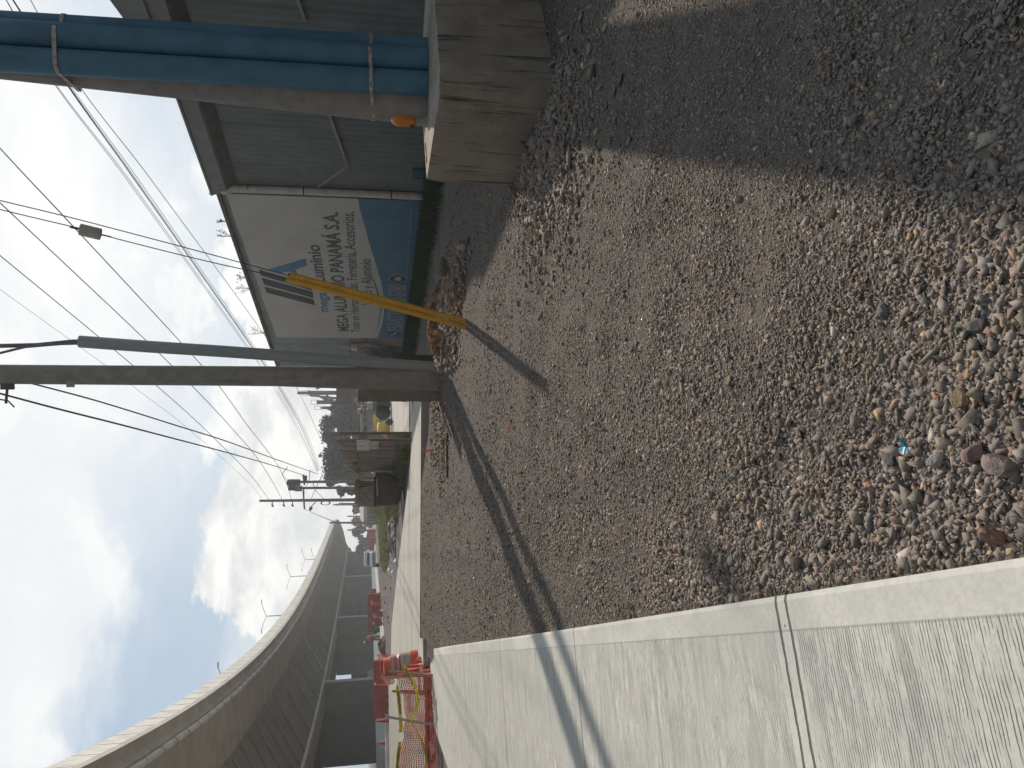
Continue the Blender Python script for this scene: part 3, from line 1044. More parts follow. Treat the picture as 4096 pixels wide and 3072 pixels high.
yb_ = gt(1865, 1297)
ytop = dp(1152, 1108, yb_.y - .35)
yg = thing('guy_guard', 'pair of yellow plastic guy wire guards leaning in front of the banner', 'guy guard', yb_)
d = (ytop - yb_).normalized()
sd_ = d.cross(Vector((0, 1, 0))).normalized()
for sg in (-1, 1):
    a = yb_ + sd_ * sg * .042 - d * .15
    b = ytop + sd_ * sg * .036 + d * (.02 * sg)
    MB().tube([a, a.lerp(b, .5), b], .037, n=18).build('guard_tube', yellow_pl, yg, smooth=True)
    MB().tube([b - d * .01, b + d * .03], [.028, .018], n=10).build('end_cap', dark_steel, yg)


def wire(px, Ya, Yb, r, name='overhead_cable', label=None, group='overhead cables across the sky', parent=None, mat_=None, extend=True):
    """hang a cable through spots of the view; straight cables keep 1/Y linear along the picture"""
    ln = [0]
    for a, b in zip(px[:-1], px[1:]):
        ln.append(ln[-1] + math.hypot(a[0] - b[0], a[1] - b[1]))
    pts = [dp(q[0], q[1], 1 / (1 / Ya + (1 / Yb - 1 / Ya) * l / ln[-1])) for q, l in zip(px, ln)]
    if extend:
        pts = [pts[0] + (pts[0] - pts[1]).normalized() * 3] + pts
    # smooth
    out = []
    n = len(pts)
    for i in range(n - 1):
        p0, p1, p2, p3 = pts[max(i - 1, 0)], pts[i], pts[i + 1], pts[min(i + 2, n - 1)]
        l = (p2 - p1).length
        m1 = (p2 - p0) / max(1e-6, ((p1 - p0).length + l)) * l if i > 0 else (p2 - p1)
        m2 = (p3 - p1) / max(1e-6, ((p3 - p2).length + l)) * l if i < n - 2 else (p2 - p1)
        for k in range(6):
            t = k / 6
            out.append(p1 * (2 * t ** 3 - 3 * t * t + 1) + m1 * (t ** 3 - 2 * t * t + t) + p2 * (-2 * t ** 3 + 3 * t * t) + m2 * (t ** 3 - t * t))
    out.append(pts[-1])
    mb = MB().tube(out, [r * (.65 + 1.0 * i / (len(out) - 1)) for i in range(len(out))] if Yb > 60 else r, n=6)
    return mb.build(name, mat_ or cable_mat, parent, label=label, cat=None if parent else 'cable', group=None if parent else group, smooth=True)


# two guy wires up to the right hand pole
wire([(0, 802), (250, 862), (452, 914), (826, 1013), (1153, 1102)], 10.4, ytop.y, .0065, 'guy_wire', 'right hand guy wire running up from the yellow guards', 'guy wires above the yellow guards')
wire([(0, 838), (150, 874), (322, 914)], 10.4, 10.6, .0065, 'guy_wire', 'upper half of the left guy wire, above the grey insulator', 'guy wires above the yellow guards')
wire([(401, 936), (482, 959), (850, 1050), (1150, 1114)], 10.65, ytop.y, .0065, 'guy_wire', 'lower half of the left guy wire, between insulator and yellow guards', 'guy wires above the yellow guards', extend=False)
a, b = dp(318, 917, 10.6), dp(404, 938, 10.65)
ins = thing('guy_insulator', 'grey cylindrical strain insulator hanging in the guy wires', 'insulator', (a + b) / 2)
d = (b - a).normalized()
MB().tube([a, a + d * .01, b - d * .01, b], [.068, .077, .077, .068], n=18).build('body', mat('insulator_grey', (0.45, 0.43, 0.38), rough=.5), ins, smooth=True)
MB().tube([a + Vector((0, 0, .012)) - d * .1, b + d * .12], .010, n=6).build('rod', cable_mat, ins)

wire([(0, 593), (99, 700), (253, 863), (723, 1369), (874, 1541), (989, 1700), (1104, 1850), (1141, 1922), (1166, 1997), (1172, 2026)], 14, 85, .012, label='thick cable running to the lowest insulator bracket of the far pole')
wire([(0, 811), (579, 1357), (766, 1541), (916, 1700), (1042, 1850), (1128, 1997), (1137, 2026)], 14, 85, .012, label='cable running to the middle insulator bracket of the far pole')
wire([(0, 1022), (392, 1345), (621, 1538), (802, 1700), (1000, 1898), (1075, 1997), (1092, 2027)], 15, 85, .011, label='cable running to the topmost insulator bracket of the far pole')
wire([(0, 1158), (410, 1453), (518, 1535), (735, 1700), (1000, 1934), (1048, 1996)], 20, 85, .006, label='hair thin earth wire ending at the very top of the far pole')
E1 = [((30, 10), (206, 320), (494, 700), (986, 1387), (1094, 1548), (1200, 1735), (1268, 1885)),
      ((34, 14), (212, 322), (503, 700), (994, 1389), (1103, 1548), (1206, 1735), (1270, 1886)),
      ((60, 14), (256, 322), (525, 700), (1008, 1390), (1113, 1548), (1216, 1735), (1272, 1884)),
      ((64, 16), (262, 325), (531, 700), (1013, 1391), (1118, 1548), (1222, 1735), (1276, 1882)),
      ((66, 18), (268, 326), (541, 700), (1020, 1391), (1124, 1549), (1228, 1735), (1280, 1880))]
lb = ('uppermost thin cable of the bundle passing over the banner', 'second cable of the bundle passing over the banner', 'third, thicker cable of the bundle passing over the banner', 'fourth cable of the bundle passing over the banner', 'lowest cable of the tight bundle passing over the banner')
for k, e in enumerate(E1):
    wire(list(e), 16, 85, (.007, .007, .012, .009, .007)[k], label=lb[k])
wire([(130, 14), (306, 328), (591, 700), (1097, 1396), (1185, 1548), (1240, 1660), (1293, 1779)], 16, 70, .009, label='single cable nearest the banner, hanging clear of the bundle')
wire([(60, 1520), (108, 1529), (400, 1607), (693, 1698), (900, 1763), (1100, 1836), (1271, 1896)], pb.y, 80, .017, label='cable leaving the middle pole to the left, lower of two', extend=False)
wire([(0, 1574), (230, 1635), (488, 1700), (900, 1808), (1080, 1858), (1216, 1901)], 11.5, 80, .017, label='leftmost sky cable, ending at the transformer pole')

# ------------------------------------------------------------------ viaduct
def vcurve(Y):
    t = (Y - 20) / 100
    x = -9.503 - 31.897 * t + 15.23 * t * t - 3.094 * t ** 3
    dx = (-31.897 + 30.46 * t - 9.282 * t * t) / 100
    z = 10 + 1.129 * t - .284 * t * t
    return Vector((x, Y, z)), Vector((dx, 1, 0)).normalized()


VP = []
Y = 4.0
while Y < 208:
    p, d = vcurve(Y)
    VP.append((p, d))
    Y += 2.0 if Y < 60 else 4.0
p, d = VP[-1]
hd = math.atan2(d.x, d.y)
for i in range(34):
    hd -= R_(1.6)
    d = Vector((math.sin(hd), math.cos(hd), 0))
    p = p + d * 4
    p = Vector((p.x, p.y, p.z - .02 * i * .5))
    VP.append((p, d))


def vpt(i, w, h):
    p, d = VP[i]
    left = Vector((-d.y, d.x, 0))
    return p + left * w - Vector((0, 0, h))


def sweep(sec, i0=0, i1=None):
    i1 = len(VP) if i1 is None else i1
    mb = MB()
    n = len(sec)
    vs = [vpt(i, w, h) for i in range(i0, i1) for w, h in sec]
    fs = [(i * n + k, i * n + (k + 1) % n, (i + 1) * n + (k + 1) % n, (i + 1) * n + k) for i in range(i1 - i0 - 1) for k in range(n)]
    fs += [tuple(range(n - 1, -1, -1)), tuple((i1 - i0 - 1) * n + k for k in range(n))]
    return mb.add(vs, fs)


via = thing('viaduct', 'long curving concrete road viaduct on wall piers at left', 'viaduct', (-12, 25, 0))
sweep([(0, 0), (.25, 0), (.30, 1.05), (.0, .88)]).build('parapet', concrete_pale, via)
sweep([(19.3, 0), (19.6, 0), (19.6, 1.1), (19.2, 1.1)]).build('parapet', concrete_pale, via)
sweep([(-.05, .885), (.31, 1.06), (19.2, 1.06), (19.6, 1.2), (19.6, 1.45), (19.2, 1.55), (3.77, 1.55), (.45, 1.42), (.30, 1.20), (-.05, 1.16)]).build('deck', mat('deck_concrete', (0.42, 0.395, 0.355), bump=.2, scale=.7, c2=(0.35, 0.325, 0.29), blotch=.2), via)
gir = sweep([(3.5, 1.553), (19.0, 1.553), (17.6, 4.15), (7.93, 4.08)])
s_ = 0.0
ribn = 0
for i in range(2, len(VP) - 34):
    for f in (0.0, .5):
        a0, b0_ = vpt(i, 3.75, 1.62).lerp(vpt(i + 1, 3.75, 1.62), f), vpt(i, 8.0, 4.12).lerp(vpt(i + 1, 8.0, 4.12), f)
        if (i * 2 + int(f * 2)) % 3 == 0:
            gir.bar(a0, b0_, .8, .24)
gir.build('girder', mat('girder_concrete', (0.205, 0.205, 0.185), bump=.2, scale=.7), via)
sweep([(7.75, 4.10), (11.0, 4.14), (11.0, 4.34), (7.75, 4.34)]).build('soffit_bounce_band', mat('soffit_bounce_tone', (0.60, 0.57, 0.50), scale=1), via)  # band of box soffit; light bounced off the ground painted as paler concrete
dr = [vpt(i, .62, 1.52 + .02 * math.sin(i * 1.3)) for i in range(0, 60)]
MB().tube(dr, .13, n=10).build('drain_pipe', concrete_pale, via, smooth=True)
for i in range(0, 28):
    p, d = VP[i]
    c = vpt(i, .62, 1.52)
    MB().tube([c - d * .04, c + d * .04], .15, n=10).build('pipe_collar', concrete_beam, via)
# parapet seams
for i in range(1, len(VP) - 30):
    p, d = VP[i]
    sm = MB().bar(vpt(i, -.004, .02), vpt(i, -.006, .86), .012 + .0004 * i, .006)
    sm.build('seam', mat('seam_dark', (0.13, 0.12, 0.11)), via)


def find_y(yt, w, h):
    best = None
    for i in range(0, len(VP) - 34):
        q = vpt(i, w, h) - Vector((0, 0, EYE))
        yy = 3072 - (1536 + q.x / q.dot(FW) * FPX)
        if best is None or abs(yy - yt) < best[0]:
            best = (abs(yy - yt), i)
    return best[1]


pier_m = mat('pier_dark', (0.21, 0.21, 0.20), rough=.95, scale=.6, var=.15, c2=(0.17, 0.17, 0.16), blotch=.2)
pier_e = mat('pier_lit_end', (0.42, 0.42, 0.40), rough=.95, scale=1.0)  # end face turned to the light: its brightness put into a paler colour
for yt, wlen in ((2745, 8.8), (2478, 9.0), (2313, 10), (2216, 8), (2150, 8)):
    i = find_y(yt, 8.3, 4.2)
    p, d = VP[i]
    a, b = vpt(i, 8.1, 4.28), vpt(i, 8.1 + wlen, 4.28)
    left = Vector((-d.y, d.x, 0))
    zt_ = a.z
    mb = MB()
    ring = [a, b, b + d * 1.2, a + d * 1.2]
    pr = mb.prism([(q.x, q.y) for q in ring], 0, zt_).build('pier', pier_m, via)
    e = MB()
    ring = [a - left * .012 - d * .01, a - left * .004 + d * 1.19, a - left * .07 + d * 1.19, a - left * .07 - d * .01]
    e.prism([(q.x, q.y) for q in ring], 0, zt_ - .02).build('pier_lit_end', pier_e, pr)
# drain down the girder
i = find_y(2444, .6, 1.5)
mb = MB().tube([vpt(i, .6, 1.5), vpt(i, 1.0, 1.62), vpt(i, 3.9, 1.75), vpt(i, 7.6, 3.98)], .11, n=8)
mb.build('down_drain', concrete_pale, via, smooth=True)
# dark embankment closing the view beneath the deck
def strip(i0, i1, w, z0, z1, th):
    mb = MB()
    pts = [vpt(i, w, 0) for i in range(i0, i1)]
    pts2 = [vpt(i, w + th, 0) for i in range(i0, i1)]
    return mb.prism([(p.x, p.y) for p in pts] + [(p.x, p.y) for p in reversed(pts2)], z0, z1)


i0, i1 = find_y(2600, 16, 6), len(VP) - 30
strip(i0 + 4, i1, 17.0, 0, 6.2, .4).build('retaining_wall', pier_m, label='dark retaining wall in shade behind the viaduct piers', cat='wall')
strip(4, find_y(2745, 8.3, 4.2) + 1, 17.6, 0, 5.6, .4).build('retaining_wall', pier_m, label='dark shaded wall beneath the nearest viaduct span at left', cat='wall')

# double arm street lamps on the deck
lamp_m = mat('lamp_post_grey', (0.10, 0.12, 0.13), rough=.5)
def street_lamp(yt, xt, label, first=[None]):
    best = None
    for i in range(0, len(VP) - 34):
        q = vpt(i, 9.5, 0) - Vector((0, 0, EYE))
        yy = 3072 - (1536 + q.x / q.dot(FW) * FPX)
        if best is None or abs(yy - yt) < best[0]:
            best = (abs(yy - yt), i)
    b = vpt(best[1], 9.5, 1.06)
    topz = dp(xt, yt, b.y).z
    b.z = topz - 7.0
    if first[0] is None:
        t = thing('street_lamp', label, 'street lamp', b, 'double arm street lamps on the viaduct')
        MB().tube([b, b + Vector((0, 0, 7))], [.11, .07], n=8).build('post', lamp_m, t)
        for sg in (-1, 1):
            q = b + Vector((0, 0, 7))
            MB().tube([q, q + Vector((sg * 1.5, 0, .55)), q + Vector((sg * 2.3, 0, .75))], .045, n=6).build('arm', lamp_m, t)
            MB().box(q + Vector((sg * 2.6, 0, .78)), (.7, .25, .10)).build('lamp_head', lamp_m, t)
        first[0] = t
        return t
    return dup(first[0], b, label)


street_lamp(2456, 1065, 'double arm street lamp on the viaduct, nearest one with its post in view')
street_lamp(2302, 1162, 'double arm street lamp on the viaduct, second from the near end')
street_lamp(2228, 1220, 'double arm street lamp on the viaduct, smallest and farthest full one')
street_lamp(2740, 900, 'double arm street lamp on the viaduct with only one arm showing over the parapet')
street_lamp(2180, 1258, 'double arm street lamp on the viaduct, farthest, mostly below the parapet')

# ------------------------------------------------------------------ middle distance ground surfaces
def sheet(name, px, z, mat_, th=.0, **k):
    pts = [gp(q[0], q[1], z) for q in px]
    mb = MB()
    if th:
        mb.prism([(p.x, p.y) for p in pts], z - th, z)
    else:
        n = len(pts)
        ar = sum(pts[i].x * pts[(i + 1) % n].y - pts[(i + 1) % n].x * pts[i].y for i in range(n))
        if ar < 0:
            pts = pts[::-1]
        mb.add(pts, [tuple(range(n))])
    return mb.build(name, mat_, **k)


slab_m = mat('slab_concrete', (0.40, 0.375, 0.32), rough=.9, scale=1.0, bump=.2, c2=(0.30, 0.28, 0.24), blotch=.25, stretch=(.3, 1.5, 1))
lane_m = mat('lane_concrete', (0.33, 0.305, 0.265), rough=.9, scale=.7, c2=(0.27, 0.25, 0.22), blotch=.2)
SZ = FARZ + .17
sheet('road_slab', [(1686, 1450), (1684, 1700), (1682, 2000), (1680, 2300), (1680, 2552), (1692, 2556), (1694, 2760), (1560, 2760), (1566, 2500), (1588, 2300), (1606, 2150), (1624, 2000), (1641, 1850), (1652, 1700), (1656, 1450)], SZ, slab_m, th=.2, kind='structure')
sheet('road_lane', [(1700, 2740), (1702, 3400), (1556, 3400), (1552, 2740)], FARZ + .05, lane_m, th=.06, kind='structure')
# rubble yard behind the slab, right of the poles
sheet('yard_slab', [(1636, 1480), (1636, 1745), (1560, 1745), (1560, 1480)], FARZ - .03, mat('yard_concrete', (0.40, 0.36, 0.31), scale=.8, c2=(0.24, 0.21, 0.19), blotch=.4, stretch=(.3, 1.5, 1)), kind='structure')
# pale kerb strip in front of the viaduct
kerb = MB()
for q0, q1 in (((1497, 2000), (1506, 2260)), ((1506, 2262), (1522, 2440)), ((1527, 2445), (1545, 2700)), ((1552, 2700), (1566, 3250))):
    a, b = gp(*q0), gp(*q1)
    kerb.bar(a + Vector((0, 0, .10)), b + Vector((0, 0, .10)), .5, .34)
kerb.build('kerb', concrete_pale, label='pale low concrete kerb running beneath the viaduct', cat='kerb')
kb = MB()
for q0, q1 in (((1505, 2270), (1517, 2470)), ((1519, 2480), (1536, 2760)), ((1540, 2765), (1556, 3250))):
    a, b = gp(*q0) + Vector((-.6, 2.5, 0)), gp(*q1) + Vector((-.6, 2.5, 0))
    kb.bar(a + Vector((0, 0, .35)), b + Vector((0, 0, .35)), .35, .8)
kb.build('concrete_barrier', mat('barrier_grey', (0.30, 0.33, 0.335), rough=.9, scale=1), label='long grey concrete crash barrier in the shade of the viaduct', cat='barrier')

# ------------------------------------------------------------------ gravel stones (nobody could count them)
def stones(n, region, size, seed, lift=.25, shape='cube', spread=.35, colour_shift=0.0, flat=1.0):
    """region: function(rng, n)-> xy arrays ; size(x,y,rng)->radius"""
    rng = np.random.default_rng(seed)
    x, y = region(rng, n)
    n = len(x)
    r = size(x, y, rng)
    if shape == 'cube':
        bv = np.array([[-1, -1, -1], [1, -1, -1], [1, 1, -1], [-1, 1, -1], [-1, -1, 1], [1, -1, 1], [1, 1, 1], [-1, 1, 1]], float) * .62
        bf = np.array([[0, 3, 2, 1], [4, 5, 6, 7], [0, 1, 5, 4], [1, 2, 6, 5], [2, 3, 7, 6], [3, 0, 4, 7]])
    elif shape == 'shard':
        bv = np.array([[1, 0, 0], [-1, 0, 0], [0, 1, 0], [0, -1, 0], [.2, .1, 1], [-.1, 0, -1]], float)
        bf = np.array([[0, 2, 4], [2, 1, 4], [1, 3, 4], [3, 0, 4], [2, 0, 5], [1, 2, 5], [3, 1, 5], [0, 3, 5]])
    else:
        g = (1 + 5 ** .5) / 2
        bv = np.array([[-1, g, 0], [1, g, 0], [-1, -g, 0], [1, -g, 0], [0, -1, g], [0, 1, g], [0, -1, -g], [0, 1, -g], [g, 0, -1], [g, 0, 1], [-g, 0, -1], [-g, 0, 1]], float) / 1.9
        bf = np.array([[0, 11, 5], [0, 5, 1], [0, 1, 7], [0, 7, 10], [0, 10, 11], [1, 5, 9], [5, 11, 4], [11, 10, 2], [10, 7, 6], [7, 1, 8], [3, 9, 4], [3, 4, 2], [3, 2, 6], [3, 6, 8], [3, 8, 9], [4, 9, 5], [2, 4, 11], [6, 2, 10], [8, 6, 7], [9, 8, 1]])
    V = len(bv)
    v = bv[None] + rng.uniform(-spread, spread, (n, V, 3)) * .8
    v *= np.stack([rng.uniform(.8, 1.6, n), rng.uniform(.5, 1.0, n), rng.uniform(.28, .62, n) * flat], 1)[:, None, :]
    v *= r[:, None, None]
    # tilt then turn
    a, b, c = rng.normal(0, .55 * flat, n), rng.normal(0, .55 * flat, n), rng.uniform(0, 6.283, n)
    ca, sa, cb, sb, cc, sc = np.cos(a), np.sin(a), np.cos(b), np.sin(b), np.cos(c), np.sin(c)
    X, Y, Z = v[..., 0], v[..., 1], v[..., 2]
    Y, Z = Y * ca[:, None] - Z * sa[:, None], Y * sa[:, None] + Z * ca[:, None]
    X, Z = X * cb[:, None] + Z * sb[:, None], -X * sb[:, None] + Z * cb[:, None]
    X, Y = X * cc[:, None] - Y * sc[:, None], X * sc[:, None] + Y * cc[:, None]
    z0 = np.array([gz(float(p), float(q)) for p, q in zip(x, y)])
    P = np.stack([X + x[:, None], Y + y[:, None], Z + (z0 + r * lift)[:, None]], -1).reshape(-1, 3)
    F = (bf[None] + (np.arange(n) * V)[:, None, None]).reshape(-1, bf.shape[1])
    # colours per stone
    base = np.array([0.244, 0.201, 0.170])
    cl = base[None] * rng.normal(1.0, .14, n).clip(.6, 1.5)[:, None]
    k = rng.random(n)
    tint = np.ones((n, 3))
    tint[k < .05] = [1.13, .94, .88]
    tint[(k > .10) & (k < .18)] = [.90, .98, 1.02]
    tint[(k > .20) & (k < .30)] = [.95, 1.02, .90]
    tint[(k > .30) & (k < .335)] = [1.6, 1.38, 1.0]
    tint[(k > .335) & (k < .345)] = [2.0, 2.0, 1.95]
    tint[(k > .345) & (k < .36)] = [1.28, .94, .80]
    cl = (cl * tint + colour_shift).clip(.02, .7)
    C = np.concatenate([np.repeat(cl, V, 0), np.ones((n * V, 1))], 1)
    return P, F, C


ET = None


def edge_dist(x, y):
    dx, dy = x - PO.x, y - PO.y
    return -(dx * LX.x + dy * LX.y)          # metres to the right of the pavement edge


def region_band(y0, y1, margin=.5, power=1.0):
    def f(rng, n):
        y = y0 + (y1 - y0) * rng.random(n) ** power
        hw = .53 * y + margin
        x = rng.uniform(-1, 1, n) * hw
        ed = edge_dist(x, y)
        keep = ed > .012
        # keep out of the footing and off the dirt path along the wall
        wo = -(x - 4.09) * .9526 - (y - 16.5) * .3043
        keep &= ~((wo < 2.9 + .25 * np.sin(y * 2.3) + rng.normal(0, .15, n)) & (y > 8.2) & (rng.random(n) < .97))
        keep &= ~((x > 2.25 + (7.9 - y) * .25) & (y > 6.75) & (y < 9))
        return x[keep], y[keep]
    return f


def coarse(x, y):
    """0 fine .. 1 coarse: the big crushed stone lies towards the pavement and the near left"""
    ed = edge_dist(x, y)
    c = np.exp(-(ed / 1.1) ** 2) * np.clip((6.5 - y) / 3.5, 0, 1)
    c = np.maximum(c, .45 * np.exp(-((ed - 1.0) / 1.6) ** 2) * np.clip((11 - y) / 5, 0, 1))
    c = np.maximum(c, .55 * np.exp(-((x - 1.75) / .6) ** 2 - ((y - 6.8) / .9) ** 2))
    c += np.array([(vnoise(a * 1.7, b * 1.7, 9) - .5) for a, b in zip(x, y)]) * .5
    return np.clip(c, 0, 1)


def size_small(x, y, rng):
    c = coarse(x, y)
    return (.0040 + .0007 * np.clip(y - 3, 0, 6) + .0035 * c) * rng.lognormal(0, .35, len(x))


def size_mid(x, y, rng):
    c = coarse(x, y)
    return (.0050 + .0007 * np.clip(y - 3, 0, 9) + .0050 * c) * rng.lognormal(0, .38, len(x))


def size_big(x, y, rng):
    c = coarse(x, y)
    return np.where(c > .35, .0085 + .0100 * c, .009) * rng.lognormal(0, .30, len(x))


parts_ = [stones(60000, region_band(1.2, 4.2, .3, .8), size_small, 1, .05),
          stones(50000, region_band(3.5, 7.5, .3), size_small, 2, .10, flat=.7),
          stones(13000, region_band(1.2, 4.2, .3), size_mid, 3, .10, 'cube', .40),
          stones(15000, region_band(1.2, 4.2, .3), size_mid, 33, .15, 'shard', .40),
          stones(20000, region_band(3.8, 9.5, .3), size_mid, 4, .10, 'cube', .42, flat=.65),
          stones(24000, region_band(3.8, 9.5, .3), size_mid, 34, .15, 'shard', .42, flat=.65),
          stones(52000, region_band(8.0, 17.2, .3), size_mid, 5, .15, flat=.5)]


def big_region(rng, n):
    x, y = region_band(1.3, 8.5, .3)(rng, n)
    k = rng.random(len(x)) < (.015 + .985 * coarse(x, y) ** 1.5)
    return x[k], y[k]


parts_.append(stones(9000, big_region, size_big, 6, .12, 'cube', .36))
parts_.append(stones(9000, big_region, size_big, 36, .2, 'shard', .40))


def mound_region(rng, n):
    x = rng.uniform(.2, 2.0, n)
    y = 11.9 - .9 * (x - 1.2) + rng.normal(0, .4, n)
    return x, y


parts_.append(stones(4000, mound_region, lambda x, y, r: .030 * r.lognormal(0, .4, len(x)), 7, .3, 'ico', .42, -.02))
parts_.append(stones(3500, lambda r, n: (r.normal(1.95, .42, n), r.normal(6.5, .6, n)), lambda x, y, r: .018 * r.lognormal(0, .4, len(x)), 8, .3, 'ico', .42))
parts_.append(stones(3000, lambda r, n: (r.normal(-.85, .4, n), r.normal(14.5, .6, n)), lambda x, y, r: .024 * r.lognormal(0, .4, len(x)), 9, .2, 'cube', .42, -.05))

SM = bpy.data.materials.new('crushed_stone')
SM.use_nodes = True
t = SM.node_tree
b = t.nodes['Principled BSDF']
b.inputs['Roughness'].default_value = .95
b.inputs['Specular IOR Level'].default_value = .15
at_ = N(t, 'ShaderNodeAttribute', attribute_name='tone')
tc = N(t, 'ShaderNodeTexCoord')
nz = N(t, 'ShaderNodeTexNoise', i_Scale=110.0, i_Detail=4.0, i_Roughness=.7)
L(t, tc.outputs['Object'], nz.inputs['Vector'])
mu = N(t, 'ShaderNodeMix', data_type='RGBA', blend_type='MULTIPLY')
mu.inputs[0].default_value = 1.0
L(t, at_.outputs['Color'], mu.inputs[6])
L(t, mixc(t, smooth(t, nz.outputs['Fac'], .3, .7), (.8, .8, .8), (1.18, 1.18, 1.18)), mu.inputs[7])
L(t, mu.outputs[2], b.inputs['Base Color'])


def np_mesh(name, parts, mat_, **k):
    P = np.concatenate([p for p, f, c in parts])
    C = np.concatenate([c for p, f, c in parts])
    loops, sizes = [], []
    off = 0
    for p, f, c in parts:
        loops.append((f + off).reshape(-1))
        sizes.append(np.full(len(f), f.shape[1]))
        off += len(p)
    loops = np.concatenate(loops).astype(np.int32)
    sizes = np.concatenate(sizes).astype(np.int32)
    starts = np.concatenate([[0], np.cumsum(sizes)[:-1]]).astype(np.int32)
    me = bpy.data.meshes.new(name)
    me.vertices.add(len(P))
    me.vertices.foreach_set('co', P.astype(np.float32).reshape(-1))
    me.loops.add(len(loops))
    me.loops.foreach_set('vertex_index', loops)
    me.polygons.add(len(sizes))
    me.polygons.foreach_set('loop_start', starts)
    me.polygons.foreach_set('loop_total', sizes)
    me.update(calc_edges=True)
    a = me.color_attributes.new('tone', 'FLOAT_COLOR', 'POINT')
    a.data.foreach_set('color', C.astype(np.float32).reshape(-1))
    me.materials.append(mat_)
    ob = bpy.data.objects.new(name, me)
    col.objects.link(ob)
    put(ob, **k)
    return ob


np_mesh('gravel', parts_, SM, label='loose crushed grey brown stone covering the yard', cat='gravel', kind='stuff')


# ------------------------------------------------------------------ grass, soil and litter
def blades(name, n, xyf, h, w, base, label, seed, lean=.5, kind='stuff', cat='grass', zf=None):
    rng = np.random.default_rng(seed)
    x, y = xyf(rng, n)
    n = len(x)
    z = np.array([(zf or zt)(float(a), float(b)) for a, b in zip(x, y)])
    hh = h * rng.uniform(.4, 1.25, n)
    a = rng.uniform(0, 6.283, n)
    ww = w * rng.uniform(.6, 1.3, n)
    lx, ly = np.cos(a) * hh * lean * rng.random(n), np.sin(a) * hh * lean * rng.random(n)
    px, py = -np.sin(a) * ww, np.cos(a) * ww
    P = np.zeros((n, 5, 3))
    P[:, 0] = np.stack([x - px, y - py, z - .02], 1)
    P[:, 1] = np.stack([x + px, y + py, z - .02], 1)
    P[:, 2] = np.stack([x + lx * .4 + px * .8, y + ly * .4 + py * .8, z + hh * .6], 1)
    P[:, 3] = np.stack([x + lx * .4 - px * .8, y + ly * .4 - py * .8, z + hh * .6], 1)
    P[:, 4] = np.stack([x + lx, y + ly, z + hh], 1)
    q = np.array([[0, 1, 2, 3]])[None] + (np.arange(n) * 5)[:, None, None]
    tr = np.array([[3, 2, 4]])[None] + (np.arange(n) * 5)[:, None, None]
    cl = np.array(base)[None] * rng.normal(1, .25, (n, 1)).clip(.4, 1.8) * (1 + rng.normal(0, .12, (n, 3)))
    C = np.concatenate([np.repeat(cl.clip(0, 1), 5, 0), np.ones((n * 5, 1))], 1)
    P = P.reshape(-1, 3)
    me_parts = [(P, q.reshape(-1, 4), C), (np.zeros((0, 3)), np.zeros((0, 3), int), np.zeros((0, 4)))]
    # combine quads and triangles on the same vertices
    me = bpy.data.meshes.new(name)
    me.vertices.add(len(P))
    me.vertices.foreach_set('co', P.astype(np.float32).reshape(-1))
    lo = np.concatenate([q.reshape(-1), tr.reshape(-1)]).astype(np.int32)
    sz = np.concatenate([np.full(n, 4), np.full(n, 3)]).astype(np.int32)
    me.loops.add(len(lo))
    me.loops.foreach_set('vertex_index', lo)
    me.polygons.add(len(sz))
    me.polygons.foreach_set('loop_start', np.concatenate([[0], np.cumsum(sz)[:-1]]).astype(np.int32))
    me.polygons.foreach_set('loop_total', sz)
    me.update(calc_edges=True)
    at = me.color_attributes.new('tone', 'FLOAT_COLOR', 'POINT')
    at.data.foreach_set('color', C.astype(np.float32).reshape(-1))
    me.materials.append(SM)
    ob = bpy.data.objects.new(name, me)
    col.objects.link(ob)
    put(ob, label, cat, None, kind)
    return ob


def wall_strip(rng, n):
    s = rng.uniform(-6, 11.5, n)
    o = np.abs(rng.normal(0, .55, n)) + .02
    o = np.where(o > 1.6, rng.uniform(0, 1.2, n), o)
    return WA.x + WD.x * s + WN.x * o, WA.y + WD.y * s + WN.y * o


blades('grass', 26000, wall_strip, .22, .008, (0.035, 0.065, 0.022), 'dark grass strip along the foot of the banner wall', 11)


def px_region(poly, z):
    P = [gp(q[0], q[1], z) for q in poly]

    def f(rng, n):
        xs_ = [p.x for p in P]; ys_ = [p.y for p in P]
        x = rng.uniform(min(xs_), max(xs_), n * 3)
        y = rng.uniform(min(ys_), max(ys_), n * 3)
        ins = np.zeros(len(x), bool)
        k = len(P)
        for i in range(k):
            a, b = P[i], P[(i + 1) % k]
            c = (a.y > y) != (b.y > y)
            with np.errstate(divide='ignore', invalid='ignore'):
                xi = (b.x - a.x) * (y - a.y) / (b.y - a.y + 1e-12) + a.x
            ins ^= c & (x < xi)
        return x[ins][:n], y[ins][:n]
    return f


blades('grass', 16000, px_region([(1640, 1735), (1632, 1850), (1612, 1960), (1545, 1960), (1575, 1735)], FARZ), .32, .02, (0.15, 0.18, 0.05), 'rough green grass behind the pale road slab by the fence', 12)
blades('grass', 22000, px_region([(1600, 1990), (1590, 2080), (1565, 2140), (1555, 2240), (1545, 2290), (1530, 2240), (1520, 2100), (1510, 2020)], FARZ), .30, .03, (0.30, 0.29, 0.09), 'yellow green scrub beside the brown metal tank', 13)
blades('grass', 3000, px_region([(1500, 2000), (1500, 2060), (1540, 2070), (1545, 1990)], FARZ), 1.1, .05, (0.22, 0.21, 0.08), 'tall pale weeds left of the brown metal tank', 14)

# orange soil heap with leaf litter at the pole foot
soil_m = mat('orange_soil', (0.30, 0.135, 0.06), rough=1, scale=14, var=.35, bump=1.0, bscale=30, c2=(0.15, 0.085, 0.05), blotch=.4)
heap_c = Vector((1.0, 12.6, 0))


